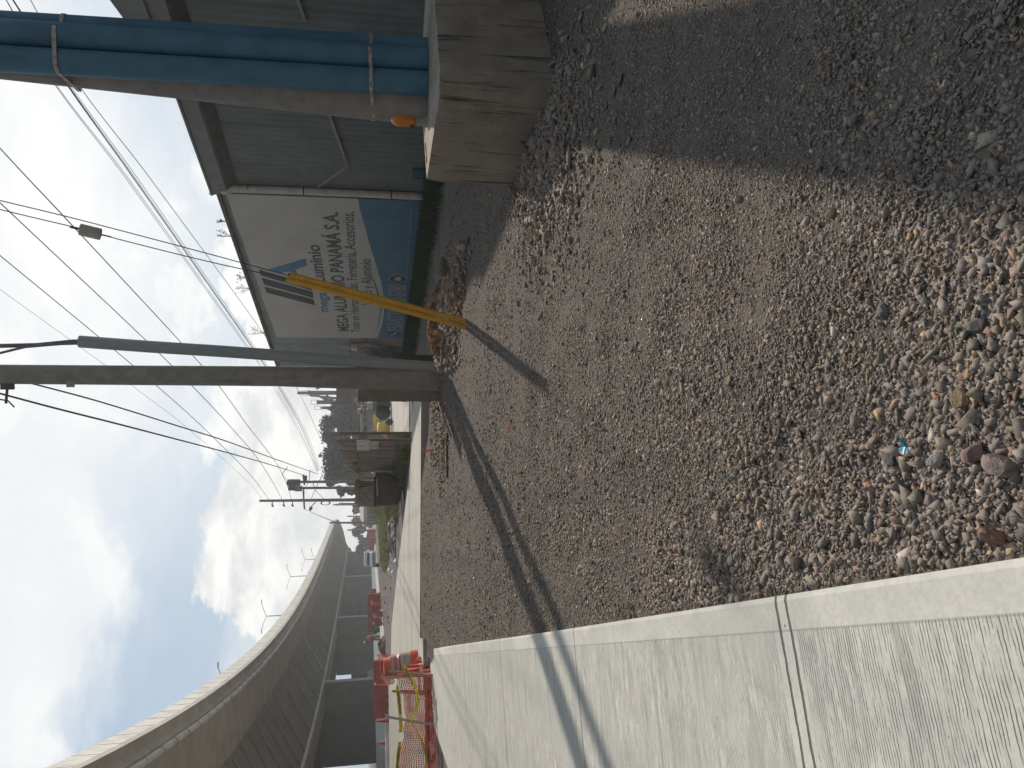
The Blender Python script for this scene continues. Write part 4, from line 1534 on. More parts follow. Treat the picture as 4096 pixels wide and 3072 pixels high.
def heap(u, v):
    a = u * 2 * math.pi
    r = v
    x = heap_c.x + math.cos(a) * r * .92
    y = heap_c.y + math.sin(a) * r * .8
    z = zt(x, y) - .03 + .36 * (1 - r * r) * (0.75 + .5 * vnoise(x * 5, y * 5, 3)) + (vnoise(x * 14, y * 14, 4) - .5) * .07
    return (x, y, z)


MB().grid(heap, 60, 16).build('soil_heap', soil_m, label='orange brown soil heap between the yellow guards and the grey riser pipe', cat='soil heap')


def litter_xy(rng, n):
    a = rng.uniform(0, 6.283, n)
    r = np.sqrt(rng.random(n))
    return heap_c.x + np.cos(a) * r * .95, heap_c.y - .1 + np.sin(a) * r * .8


def heap_z(x, y):
    r = math.hypot((x - heap_c.x) / .92, (y - heap_c.y) / .75)
    return zt(x, y) + (.34 * max(0, 1 - r * r))


blades('leaf_litter', 5000, litter_xy, .035, .016, (0.26, 0.15, 0.075), 'dry leaves and straw strewn over the orange soil heap', 15, lean=2.5, cat='leaf litter', zf=heap_z)

# ------------------------------------------------------------------ bits lying on the gravel
def stick(name, q0, q1, w_, h_, mat_, label, cat='stick', dz=.02):
    a, b = gt(*q0), gt(*q1)
    a.z = gz(a.x, a.y) + dz
    b.z = gz(b.x, b.y) + dz
    mb = MB()
    k = 5
    pp = [a.lerp(b, i / k) + Vector((0, math.sin(i * 2.1) * .01, math.sin(i) * .004)) for i in range(k + 1)]
    for i in range(k):
        mb.bar(pp[i], pp[i + 1], w_, h_)
    mb.build(name, mat_, label=label, cat=cat)


stick('timber_batten', (1795, 1732), (1795, 1910), .06, .03, mat('dark_timber', (0.07, 0.055, 0.045)), 'thin dark timber batten lying flat on the gravel', 'batten')
stick('branch', (1772, 1605), (1818, 1745), .03, .02, wood, 'pale broken branch beside the shadow of the pole', 'branch', .06)
a = gt(1733, 1800)
ost = thing('marker_stake', 'short orange survey stake by the front edge of the pale slab', 'stake', a)
top = dp(1690, 1804, a.y)
MB().bar(a - Vector((0, 0, .05)), Vector((top.x, a.y, top.z)), .03, .03).build('stake', orange_pl, ost)
MB().box(a + Vector((0, -.01, .03)), (.05, .04, .05)).build('tip', orange_pl, ost)
for q, sz, c, lb_ in (((3655, 1787), .022, (0.02, 0.28, 0.42), 'tiny bright blue plastic scrap among the near stones'),
                      ((2055, 1708), .03, (0.75, 0.12, 0.06), 'tiny orange plastic scrap on the gravel left of the middle')):
    p = gt(*q)
    mb = MB()
    for k in range(6):
        a = random.uniform(0, 6.28)
        mb.bar(p + Vector((0, 0, .03)), p + Vector((math.cos(a) * sz, math.sin(a) * sz, .03 + random.random() * sz)), .008, .004)
    mb.build('plastic_scrap', mat('scrap_%d' % q[0], c, rough=.4), label=lb_, cat='plastic scrap')


def rock(q, r, c, label, seed, rise=.6):
    p = gt(*q)
    r = tuple(a * .8 for a in r)
    rng = random.Random(seed)
    import bmesh
    bm = bmesh.new()
    bmesh.ops.create_icosphere(bm, subdivisions=3, radius=1)
    cuts = [(Vector((rng.gauss(0, 1), rng.gauss(0, 1), rng.gauss(0, .8))).normalized(), rng.uniform(.55, .85)) for _ in range(11)]
    for v in bm.verts:
        for nrm, dd in cuts:
            e = v.co.dot(nrm) - dd
            if e > 0:
                v.co -= nrm * e
        v.co += v.co.normalized() * (vnoise(v.co.x * 5, v.co.y * 5 + v.co.z * 3, seed) - .5) * .07
        v.co = Vector((v.co.x * r[0], v.co.y * r[1], v.co.z * r[2]))
    bmesh.ops.rotate(bm, verts=bm.verts, matrix=Matrix.Rotation(rng.uniform(0, 6.28), 3, 'Z'))
    me = bpy.data.meshes.new('rock')
    bm.to_mesh(me)
    bm.free()
    me.materials.append(mat('rock_%d' % seed, c, rough=.95, scale=30, var=.25, bump=.6, bscale=90))
    o = bpy.data.objects.new('rock', me)
    col.objects.link(o)
    o.location = (p.x, p.y, gz(p.x, p.y) + r[2] * rise)
    put(o, label, 'rock', 'larger rocks lying in the gravel')


rock((4040, 1860), (.065, .05, .042), (0.26, 0.20, 0.175), 'large pinkish rock at the nearest edge of the gravel', 1)
rock((3560, 1830), (.05, .035, .022), (0.16, 0.15, 0.135), 'flat dark grey rock near the blue plastic scrap', 2, .4)
rock((3758, 1845), (.042, .028, .03), (0.34, 0.31, 0.28), 'pale speckled rock beside the blue plastic scrap', 3)
rock((3925, 1810), (.05, .035, .03), (0.21, 0.135, 0.12), 'reddish rock between the pale rock and the large pinkish rock', 4)
rock((3860, 1590), (.05, .035, .03), (0.29, 0.21, 0.12), 'tan pointed rock on the near gravel', 5)
rock((3930, 1300), (.05, .035, .026), (0.17, 0.16, 0.15), 'greyish rock at near centre of the gravel', 6)
rock((3540, 1240), (.045, .032, .02), (0.17, 0.16, 0.15), 'flat grey stone slab in the middle of the near gravel', 7, .4)
rock((2930, 1525), (.05, .035, .022), (0.24, 0.20, 0.13), 'long yellowish stone in the middle gravel', 8)
rock((4000, 2140), (.045, .04, .04), (0.25, 0.15, 0.11), 'orange brown rock close to the pavement edge', 9)
rock((2950, 795), (.03, .022, .02), (0.38, 0.33, 0.27), 'small pale stone left of the large shadow', 10)
rock((3325, 855), (.035, .022, .02), (0.40, 0.34, 0.22), 'cream stone beside the left rim of the large shadow', 11)

# ------------------------------------------------------------------ trees
LEAF = {}


def leafmat(c):
    k = 'leaf_%.3f_%.3f' % (c[0], c[1])
    if k not in MATS:
        mat(k, c, rough=.8, var=.45, scale=1.1, spec=.2)
    return MATS[k]


bark = mat('bark', (0.11, 0.09, 0.07), rough=1, scale=8)


def tree(name, base, h, w, seed, c, label, n=2600, leaf=.35, trunk_h=.35, group='trees beyond the fence', depth=None, lump=9, cat='tree', dens=1.0):
    rnd = random.Random(seed)
    t = thing(name, label, cat, base, group)
    tr = MB()
    topv = base + Vector((rnd.uniform(-.1, .1) * w, 0, h * .75))
    tr.tube([base, base.lerp(topv, .4) + Vector((.03 * w, 0, 0)), topv], [w * .045 + .05, w * .03 + .03, .03], n=7)
    lumps = []
    for k in range(lump):
        a = rnd.uniform(0, 6.28)
        rr = rnd.uniform(.1, .8)
        c0 = base + Vector((math.cos(a) * rr * w * .42, math.sin(a) * rr * (depth or w) * .42, h * rnd.uniform(trunk_h + .12, .86)))
        lumps.append((c0, rnd.uniform(.16, .30) * min(w, h)))
        tr.tube([base.lerp(topv, rnd.uniform(.35, .7)), c0], [.05 + w * .01, .02], n=5)
    tr.build('trunk', bark, t)
    vs, fs = [], []
    for k in range(int(n * dens)):
        c0, r = lumps[rnd.randrange(len(lumps))]
        d = Vector((rnd.gauss(0, 1), rnd.gauss(0, 1), rnd.gauss(0, .8))).normalized() * r * (rnd.random() ** .45) * rnd.uniform(.8, 1.15)
        p = c0 + d
        a = Vector((rnd.gauss(0, 1), rnd.gauss(0, 1), rnd.gauss(0, 1))).normalized() * leaf * rnd.uniform(.5, 1.1)
        b = a.cross(Vector((rnd.gauss(0, 1), rnd.gauss(0, 1), rnd.gauss(0, 1)))).normalized() * leaf * rnd.uniform(.25, .6)
        i = len(vs)
        vs += [p - a * .5, p + b * .5, p + a * .5, p - b * .5]
        fs.append((i, i + 1, i + 2, i + 3))
    MB().add(vs, fs).build('crown', leafmat(c), t)
    return t


def pxtree(x_top, x_base, y, Y, wpx, seed, c, label, **k):
    b = dp(x_base, y, Y)
    t_ = dp(x_top, y, Y)
    b.z = FARZ
    k.setdefault('trunk_h', .05)
    k.setdefault('leaf', .55)
    k.setdefault('lump', 16)
    return tree('broadleaf_tree', b, t_.z - FARZ, wpx * Y / FPX * 1.15, seed, c, label, dens=1.6, **k)


dk = (0.045, 0.066, 0.047)
pxtree(1290, 1500, 1640, 105, 95, 1, dk, 'dark tree right of centre behind the concrete plant towers')
pxtree(1275, 1500, 1705, 100, 110, 2, dk, 'dark tree behind the fence with a flat top, above the grey machine')
pxtree(1278, 1500, 1775, 95, 110, 3, dk, 'dark dense tree behind the two square signs', n=3600)
pxtree(1268, 1500, 1850, 92, 125, 4, (0.04, 0.06, 0.042), 'tallest dark dense tree behind the fence', n=4200)
pxtree(1285, 1500, 1910, 96, 90, 5, dk, 'dark tree beside the transformer pole', n=3000)
pxtree(1330, 1500, 1960, 90, 50, 6, (0.08, 0.10, 0.07), 'thin loose tree between transformer pole and tall far pole', n=700)
for k, (x, y, w_, Y) in enumerate(((1405, 2030, 60, 170), (1412, 2085, 60, 180), (1408, 2125, 55, 170), (1418, 2160, 45, 190), (1425, 2195, 50, 200))):
    pxtree(x, 1490, y, Y, w_, 20 + k, (0.07, 0.09, 0.075), ('far dark tree just left of the tall far pole', 'far dark tree behind the pink roofed house', 'far tree left of the pink roofed house', 'small far tree under the viaduct tip', 'leftmost far tree, half hidden by the viaduct')[k], n=900, leaf=.9, trunk_h=.05, group='small trees along the far horizon', lump=7)
# bright hedge along the fence top
for k, (y, Y) in enumerate(((1790, 27), (1830, 29), (1870, 31), (1930, 33), (1970, 34))):
    b = dp(1500, y, Y); b.z = FARZ
    top = dp((1378, 1385, 1395, 1398, 1405)[k], y, Y).z
    tree('climbing_vine', b, top - FARZ, .75, 40 + k, (0.16, 0.19, 0.04), ('bright green vine on the fence beside the signs', 'bright green vine, second from the signs', 'yellow green vine in the middle of the fence', 'vine above the brown metal tank', 'vine at the left end of the fence')[k], n=420, leaf=.10, trunk_h=.72, group='vines growing over the fence', lump=6, cat='vine')

# ------------------------------------------------------------------ poles in the distance
def far_pole(base, top, r0, r1, label, name='utility_pole', group='distant utility poles', m_=None):
    t = thing(name, label, 'utility pole', base, group)
    MB().tube([base, top], [r0, r1], n=10).build('pole_shaft', m_ or mat('far_pole', (0.16, 0.155, 0.15)), t, smooth=True)
    return t


b = dp(1500, 1999, 85); b.z = FARZ
tpz = dp(1038, 2003, 85)
fp = far_pole(b, tpz, .20, .13, 'tallest distant utility pole with a crossarm, side insulators and a hooked lamp')
for x, y in ((1172, 2026), (1137, 2026), (1092, 2027)):
    a = dp(x - 3, 2004, 85)
    MB().tube([a, dp(x, y, 85)], .05, n=6).tube([dp(x - 6, y - 8, 85), dp(x + 2, y, 85)], .09, n=6).build('insulator', dark_steel, fp)
MB().bar(dp(1213, 1962, 85), dp(1218, 2037, 85), .13, .16).build('crossarm', dark_steel, fp)
MB().tube([dp(1263, 2008, 85), dp(1246, 2025, 85), dp(1242, 2032, 85)], .05, n=6).build('lamp_arm', dark_steel, fp)
MB().tube([dp(1245, 2029, 85), dp(1239, 2042, 85)], [.2, .12], n=8).build('lamp_head', dark_steel, fp)
coil = MB()
for k in range(3):
    c = dp(1302, 2012, 84.8)
    coil.tube([c + Vector((math.cos(a) * .22, 0, math.sin(a) * (.42 + .05 * k))) for a in [i * .45 for i in range(15)]], .03, n=5)
coil.build('cable_coil', cable_mat, fp)

b = dp(1500, 1926, 80); b.z = FARZ
tfp = far_pole(b, dp(1150, 1928, 80), .17, .12, 'distant pole carrying dark transformers, right of the tallest far pole')
for x, y, rx, ry in ((1163, 1930, .55, .8), (1185, 1930, .5, .8)):
    p = dp(x, y, 79.7)
    MB().lathe(p - Vector((0, 0, ry / 2)), [(.25, 0), (.33, .05), (.33, ry - .1), (.2, ry)], n=12).build('transformer', dark_steel, tfp, smooth=True)
MB().bar(dp(1212, 1898, 80), dp(1218, 1940, 80), .1, .15).box(dp(1222, 1912, 80), (.5, .3, .3)).build('crossarm', dark_steel, tfp)
b = dp(1500, 1951, 80.5); b.z = FARZ
tf2 = far_pole(b, dp(1165, 1952, 80.5), .15, .12, 'distant pole with box shaped transformers, beside the dark transformer pole')
for x, y, c in ((1168, 1951, dark_steel), (1194, 1954, mat('transformer_grey', (0.2, 0.21, 0.2)))):
    MB().box(dp(x, y, 80.2), (.52, .5, .72)).build('transformer', c, tf2, bevel=.03)
MB().bar(dp(1214, 1952, 80.3), dp(1216, 1975, 80.3), .1, .12).build('crossarm', dark_steel, tf2)
for x, y, Y, lb_ in ((1355, 2014, 150, 'small far pole left of the tallest far pole, upper'), (1333, 2019, 140, 'small far pole just left of the cable coil'), (1388, 2065, 170, 'slim far pole above the pink roofed house'),
                     (1318, 2091, 110, 'far pole standing in front of the viaduct tip'), (1388, 2120, 150, 'far pole with a small crossarm under the viaduct')):
    b = dp(1500, y, Y); b.z = FARZ
    q = far_pole(b, dp(x, y, Y), .17, .12, lb_)
    if y != 2091:
        MB().bar(dp(x + 14, y - 5, Y), dp(x + 14, y + 5, Y), .1, .12).build('crossarm', dark_steel, q)
# concrete pole at right partly hidden and the twin pole behind
b = dp(1500, 1925, 62); b.z = FARZ
# service wires hanging between far poles
for k, pl in enumerate((((1213, 1964), (1235, 1925), (1240, 1880)), ((1244, 1998), (1262, 1955), (1290, 1900)), ((1298, 1998), (1262, 1960), (1252, 1930)), ((1160, 1928), (1130, 1900), (1150, 1868)), ((1218, 2036), (1270, 2060), (1345, 2090)))):
    wire(list(pl), 84, 80, .025, 'service_wire', ('service wire from the crossarm towards the transformers', 'slack service wire below the crossarm', 'wire from the cable coil to the box transformers', 'looping wire above the dark transformers', 'wire sagging from the crossarm towards the viaduct')[k], 'slack wires between the distant poles', extend=False)

# ------------------------------------------------------------------ concrete plant towers far right of centre
pm_ = mat('plant_steel', (0.085, 0.10, 0.125), rough=.6)


def tower(yc, x_top, x_bot, wpx, Y, label, mast=None, cone=False):
    b = dp(1490, yc, Y); b.z = FARZ
    t = thing('silo_tower', label, 'silo', b, 'steel silos of the concrete plant')
    zt1, zt0 = dp(x_top, yc, Y).z, dp(x_bot, yc, Y).z
    r = wpx * Y / FPX / 2
    prof = [(r * .35, zt0 - .6), (r, zt0 + 1.2), (r, zt1 - .4), (r * (.3 if cone else .95), zt1)]
    MB().lathe(Vector((b.x, b.y, 0)), prof, n=16).build('silo_body', pm_, t, smooth=True)
    lg_ = MB()
    for a in (45, 135, 225, 315):
        q = Vector((b.x + math.cos(R_(a)) * r, b.y + math.sin(R_(a)) * r, FARZ))
        lg_.bar(q, q + Vector((0, 0, zt0 + 1.0)), .18)
    for k in range(3):
        z0 = FARZ + k * zt0 / 3
        lg_.bar((b.x - r * .7, b.y - r * .7, z0), (b.x + r * .7, b.y - r * .7, z0 + zt0 / 3), .1)
        lg_.bar((b.x + r * .7, b.y - r * .7, z0), (b.x - r * .7, b.y - r * .7, z0 + zt0 / 3), .1)
    lg_.build('leg_frame', pm_, t)
    if mast:
        MB().bar(Vector((b.x, b.y, zt1)), Vector((b.x, b.y, dp(mast, yc, Y).z)), .5).build('mast', pm_, t)
    rl = MB()
    for k in (-1, 1):
        rl.bar((b.x + k * r * 1.15, b.y - r, zt1 - .3), (b.x + k * r * 1.15, b.y - r, zt1 + .9), .06)
    rl.bar((b.x - r * 1.15, b.y - r, zt1 + .9), (b.x + r * 1.15, b.y - r, zt1 + .9), .06)
    rl.build('railing', pm_, t)
    return t


tower(1571, 1232, 1345, 17, 130, 'tallest steel silo tower close beside the middle pole', mast=1190)
tower(1608, 1267, 1320, 15, 132, 'second steel silo tower from the middle pole')
tower(1630, 1280, 1325, 10, 134, 'small round silo with a conical top, left of the silo group', cone=True)
cv = MB()
for (q0, q1) in (((1265, 1556), (1300, 1540)), ((1270, 1580), (1345, 1625)), ((1305, 1580), (1375, 1645)), ((1310, 1634), (1350, 1656)), ((1240, 1582), (1345, 1592)), ((1300, 1590), (1330, 1610)), ((1345, 1590), (1300, 1612))):
    cv.bar(dp(*q0, 128), dp(*q1, 128), .35, .3)
cv.bar(dp(1345, 1625, 128), dp(1480, 1660, 128), .3, .3)
cv.build('conveyor', pm_, label='dark lattice of sloping conveyors between the silos', cat='conveyor')

# pinkish building band, yard walls
pk = mat('pink_wall', (0.33, 0.255, 0.225), rough=.9, scale=.6, var=.1)
mb = MB()
a, b = dp(1500, 1550, 62), dp(1500, 1850, 66)
za = dp(1407, 1650, 64).z
mb.prism([(a.x, a.y), (b.x, b.y), (b.x, b.y + 8), (a.x, a.y + 8)], 0, za)
wl = thing('block_wall', 'long low pinkish building behind the grey machine and the fence', 'building', (0, 64, 0))
mb.build('wall', pk, wl)
op = MB()
for k in range(9):
    q = a.lerp(b, .55 + .05 * k)
    op.box((q.x, q.y - .1, za - .9), (.35, .1, .7))
op.build('opening', dark_steel, wl)
mb = MB()
a, b = dp(1400, 1540, 75), dp(1400, 1620, 75)
mb.prism([(a.x, a.y), (b.x, b.y), (b.x, b.y + 5), (a.x, a.y + 5)], 0, dp(1345, 1570, 75).z)
hb = thing('shed', 'brown roofed shed seen just left of the middle pole', 'shed', (a.x, a.y, 0))
mb.build('wall', mat('brown_sheet', (0.13, 0.10, 0.085), rough=.9), hb)

# ------------------------------------------------------------------ grey machine with yellow mixers
gm_ = mat('machine_grey', (0.42, 0.46, 0.44), rough=.55, scale=3)
Ym = 46
mc = thing('drilling_machine', 'grey green drilling machine parked in the yard left of the middle pole', 'machine', gp(1520, 1670))


def mbx(x0, y0, x1, y1, Y, th=1.0, mb=None):
    a, b = dp(x0, y0, Y), dp(x1, y1, Y)
    mb = mb or MB()
    mb.box(((a.x + b.x) / 2, Y + th / 2, (a.z + b.z) / 2), (abs(a.x - b.x), th, abs(a.z - b.z)))
    return mb


mbx(1470, 1610, 1492, 1640, Ym, 1.6).build('cab', gm_, mc, bevel=.05)
mb = mbx(1442, 1622, 1452, 1735, Ym, .8)
mbx(1430, 1636, 1455, 1658, Ym, 1.2, mb)
mb.build('boom', gm_, mc, bevel=.03)
mbx(1466, 1636, 1492, 1733, Ym + .2, 1.4).build('chassis', gm_, mc, bevel=.04)
mb = MB()
for q0, q1 in (((1425, 1555), (1440, 1580)), ((1414, 1592), (1440, 1600)), ((1418, 1600), (1436, 1625)), ((1454, 1664), (1462, 1700)), ((1460, 1664), (1450, 1722)), ((1440, 1612), (1470, 1612)), ((1444, 1604), (1466, 1622)), ((1487, 1660), (1470, 1690))):
    mb.bar(dp(*q0, Ym), dp(*q1, Ym), .09)
mb.build('strut', mat('pale_steel', (0.42, 0.43, 0.42), rough=.4), mc)
for y in (1618, 1650):
    for k in (0, 1.2):
        p = dp(1532, y, Ym + k)
        MB().tube([p - Vector((.0, .15, 0)), p + Vector((0, .15, 0))], .45, n=16).build('wheel', dark_steel, mc)
for k, (x, y, S_) in enumerate(((1556, 1690, 1.5), (1571, 1713, 1.0))):
    p = gp(x, y)
    yt = thing('concrete_mixer', ('upper and larger yellow concrete mixer with its dark mouth, beside the grey machine', 'lower and smaller yellow concrete mixer lying nearest the pale slab')[k], 'mixer', p, 'yellow drum mixers in the yard')
    c = p + Vector((0, 0, .5)) * S_
    M_ = Matrix.Rotation(R_(75), 3, 'Y')
    MB().lathe(c, [(r * S_, z * S_) for r, z in ((.12, -.38), (.30, -.22), (.36, 0), (.30, .22), (.17, .42))], n=16, M=M_).build('drum', mat('mixer_yellow', (0.80, 0.58, 0.14), rough=.6), yt, smooth=True)
    MB().lathe(c + M_ @ Vector((0, 0, .41 * S_)), [(.17 * S_, 0), (.21 * S_, .03 * S_), (.2 * S_, .05 * S_)], n=16, M=M_).build('mouth', dark_steel, yt)
    for sx, sy in ((-.3, -.2), (.3, -.2), (-.3, .2), (.3, .2)):
        MB().bar(c + Vector((sx, sy, -.1)) * S_, p + Vector((sx * 1.3, sy * 1.3, 0)) * S_, .06).build('leg', dark_steel, yt)
    for sy in (-.3, .3):
        MB().tube([p + Vector((.35, sy, .17)) * S_, p + Vector((.35, sy + .08, .17)) * S_], .17 * S_, n=14).build('wheel', dark_steel, yt)
rb_ = [stones(700, px_region([(1560, 1610), (1560, 1740), (1500, 1740), (1500, 1560)], FARZ), lambda x, y, r: .05 * r.lognormal(0, .5, len(x)), 61, .3, 'ico', .3, .05),
       stones(500, px_region([(1572, 2140), (1598, 2160), (1590, 2060), (1570, 2080)], FARZ), lambda x, y, r: .04 * r.lognormal(0, .5, len(x)), 62, .4, 'ico', .3, .10),
       stones(900, px_region([(1600, 2150), (1572, 2500), (1530, 2500), (1520, 2300)], FARZ), lambda x, y, r: .028 * r.lognormal(0, .5, len(x)), 63, .2, 'ico', .4, .0, .6)]
np_mesh('rubble', rb_, SM, label='broken rubble and stones strewn over the dirt behind the road slab', cat='rubble', kind='stuff')

# ------------------------------------------------------------------ fence with signs
fen_m = mat('fence_brown', (0.27, 0.215, 0.175), rough=.95, scale=4, stretch=(1, 1, .15), var=.3)
F0, F1 = gp(1643, 1758), gp(1560, 2020)
F0.z = F1.z = 0
fe = thing('yard_fence', 'brown patched board fence behind the road slab', 'fence', (F0.x, F0.y, FARZ))
FD = (F1 - F0)
FL = FD.length
FD.normalize()
FN = Vector((-FD.y, FD.x, 0))
if FN.y > 0:
    FN = -FN


def fp_(s, z, o=0):
    return F0 + FD * s + FN * o + Vector((0, 0, z))


def onfence(x, y):
    d = ray(x, y)
    t_ = (F0 - Vector((0, 0, EYE))).dot(FN) / d.dot(FN)
    p = Vector((0, 0, EYE)) + d * t_
    return (p - F0).dot(FD), p.z


hf = 2.35
rnd = random.Random(3)
for k, (s0, s1) in enumerate(((-.05, FL * .08), (FL * .09, FL * .30), (FL * .62, FL * .8), (FL * .81, FL))):
    mb = MB()
    s = s0
    while s < s1:
        w_ = rnd.uniform(.12, .2)
        h0 = FARZ + (.0 if rnd.random() < .7 else .3)
        h1 = hf + rnd.uniform(-.12, .12) - (.15 if k > 1 else 0)
        mb.plate([fp_(s, h0), fp_(s + w_ * .93, h0), fp_(s + w_ * .93, h1), fp_(s, h1)], FN * rnd.uniform(.015, .03))
        s += w_
    mb.build('board_panel', fen_m, fe)
for f in (-.0, .085, .20, .31, .41, .52, .61, .80, 1.0):
    MB().bar(fp_(FL * f, 0), fp_(FL * f, hf + .2 - .2 * f), .08).build('post', wood, fe)
rl = MB()
rl.bar(fp_(0, .72, .03), fp_(FL, .62, .03), .05, .05).bar(fp_(0, 2.0, .03), fp_(FL, 1.95, .03), .05, .05)
rl.build('rail', wood, fe)
gt_ = MB()
for k in range(16):
    s = FL * (.31 + .30 * k / 15)
    gt_.bar(fp_(s, .4), fp_(s, 1.9), .015)
gt_.build('wire_panel', fen_m, fe)
# tall thin post next to the signs with prop
pp_ = gp(1647, 1733)
px = thing('fence_post', 'tall thin brown post with a raking prop standing right of the two signs', 'post', pp_)
MB().bar(pp_, dp(1360, 1733, pp_.y), .09).bar(dp(1385, 1734, pp_.y), dp(1310, 1740, pp_.y), .03).build('post_shaft', wood, px)
MB().bar(pp_ + Vector((-.05, .1, .0)), dp(1602, 1745, pp_.y + .1), .06).build('prop', wood, px)
# signs


def signboard(x0, y0, x1, y1, label, txt, frame, lines, tone):
    sc, zc = onfence((x0 + x1) / 2, (y0 + y1) / 2)
    s0, _ = onfence(x0, y0)
    s1, _ = onfence(x0, y1)
    _, zt0 = onfence(x0, (y0 + y1) / 2)
    _, zb0 = onfence(x1, (y0 + y1) / 2)
    t = thing('sign', label, 'sign', fp_(sc, zb0, .08), None)
    cm = mat('sign_%s' % txt, tone, rough=.6, var=.06)
    ink = mat('sign_ink', (0.07, 0.06, 0.055), rough=.7)
    hw, hh = abs(s1 - s0) / 2, (zt0 - zb0) / 2
    R = lambda a, b, o: fp_(sc - a, zc + b, o)      # a: metres to the reader's right
    MB().plate([R(-hw, -hh, .08), R(hw, -hh, .08), R(hw, hh, .08), R(-hw, hh, .08)], FN * .02).build('board', cm, t)
    o = .104
    cz = hh * .25
    rr_ = hh * .46
    ring = MB()
    for k in range(28):
        a0, a1 = 2 * math.pi * k / 28, 2 * math.pi * (k + 1) / 28
        ring.plate([R(math.cos(a0) * rr_, cz + math.sin(a0) * rr_, o), R(math.cos(a1) * rr_, cz + math.sin(a1) * rr_, o), R(math.cos(a1) * rr_ * .86, cz + math.sin(a1) * rr_ * .86, o), R(math.cos(a0) * rr_ * .86, cz + math.sin(a0) * rr_ * .86, o)], FN * .003)
    ring.build('ring', ink, t)
    if frame:
        fr = MB()
        for (a, b), (c, d_) in (((-.78, -.82), (.78, -.82)), ((.78, -.82), (.78, .78)), ((.78, .78), (-.78, .78)), ((-.78, .78), (-.78, -.82))):
            fr.bar(R(a * hw, b * hh, o), R(c * hw, d_ * hh, o), .012, .004)
        fr.build('border', ink, t)
    xd = (R(1, 0, 0) - R(0, 0, 0))
    th = rr_ * (.62 if len(txt) == 2 else 1.05)
    tw = rr_ * (1.0 if len(txt) == 2 else .75)
    lay_text(txt, R(-tw / 2, cz - th / 2 + (.02 if len(txt) == 2 else 0), o + .004), xd, Vector((0, 0, 1)), tw, th, ink, t, bold=.03)
    ln = MB()
    for z_, w_ in lines:
        ln.bar(R(-w_ * hw, z_ * hh, o), R(w_ * hw, z_ * hh, o), .016, .004)
    ln.build('small_print', ink, t)
    return t


signboard(1427, 1750, 1479, 1792, 'square grey sign with a ringed number 20, fixed on the fence', '20', True, ((-.38, .45), (-.58, .4)), (0.72, 0.70, 0.65))
signboard(1481, 1755, 1515, 1785, 'smaller square tan sign with a ringed letter E, just below the 20 sign', 'E', False, ((-.5, .5), (-.75, .5)), (0.58, 0.53, 0.46))

# things seen through the fence
for q, w_, h_, c, lb_ in (((1512, 1905), 1.3, .25, (.7, .7, .7), 'white painted crate seen through the wire part of the fence'), ((1535, 1890), 1.2, .9, (.30, .26, .05), 'yellow leafed bush seen through the wire part of the fence'), ((1548, 1770), 1.1, .3, (.65, .12, .05), 'orange tarpaulin bundle seen behind the fence boards')):
    p = gp(q[0] + 25, q[1])
    p.y += 3
    if 'bush' in lb_:
        tree('bush', Vector((p.x, p.y, FARZ)), 1.0, 1.4, 77, c, lb_, n=900, leaf=.12, trunk_h=.0, group=None, cat='bush')
    elif 'crate' in lb_:
        mb = MB()
        for k in range(5):
            mb.box((p.x + (k - 2) * .26, p.y, FARZ + .55), (.2, .3, .5))
        mb.box((p.x, p.y, FARZ + .28), (1.4, .4, .06)).box((p.x, p.y, FARZ + .9), (1.4, .4, .06))
        mb.build('crate', white_pt, label=lb_, cat='crate')
    else:
        MB().grid(lambda u, v: (p.x + (u - .5) * 1.1, p.y + (v - .5) * .5, FARZ + .1 + .3 * math.sin(u * 3.1) * math.sin(v * 3.1) + .05 * math.sin(u * 21)), 14, 8).build('tarpaulin', orange_pl, label=lb_, cat='tarpaulin')
sc_ = MB()
# leaning pale pole over the fence
a, b = dp(1384, 1861, 30), dp(1446, 1906, 30)
MB().tube([a, a.lerp(b, .5) + Vector((0, 0, .02)), b], [.035, .04, .05], n=8).build('timber_pole', mat('pale_timber', (0.36, 0.30, 0.25)), label='pale slanting timber pole sticking up above the fence', cat='pole')

# brown metal tank / skip
tk0, tk1 = gp(1606, 1908), gp(1605, 2020)
Yt = 29.5
tk = thing('metal_tank', 'dark brown rusty metal tank lying in the grass left of the fence', 'tank', (dp(1600, 1965, Yt).x, Yt, FARZ))
prof = [(1502, 1908), (1503, 1965), (1500, 2022), (1590, 2020), (1604, 2000), (1606, 1960), (1590, 1925), (1560, 1908)]
pts = [dp(x, y, Yt) for x, y in prof]
pts = [Vector((p.x, Yt, max(p.z, FARZ - .02))) for p in pts]
MB().plate(pts, (0, 1.6, 0)).build('shell', rust, tk, bevel=.03)
a, b = dp(1506, 1912, Yt - .05), dp(1510, 1985, Yt - .05)
MB().bar(a, b, .05, .06).build('pale_rim', mat('pale_rim', (0.42, 0.34, 0.30)), tk)
a, b = dp(1500, 1908, Yt - .02), dp(1500, 2026, Yt - .02)
MB().bar(a, b, .12, .08).build('rim', mat('rim_dark', (0.03, 0.022, 0.02)), tk)

# brown leaning sheets above the tank
mb = MB()
for k in range(7):
    y = 1925 + k * 13
    a, b = dp(1420, y, 33), dp(1420, y + 12, 33)
    z1 = dp(1418 + (k % 3) * 4, y, 33).z
    mb.box(((a.x + b.x) / 2, 33 + .05 * (k % 2), (z1 + FARZ) / 2), (abs(a.x - b.x), .04, z1 - FARZ))
mb.build('sheet_fence', mat('sheet_brown', (0.24, 0.20, 0.175), rough=.9, var=.3, streak=((0.16, 0.13, 0.11), 4, .55, .5)), label='tall fence of brown metal sheets behind the rusty tank', cat='fence')

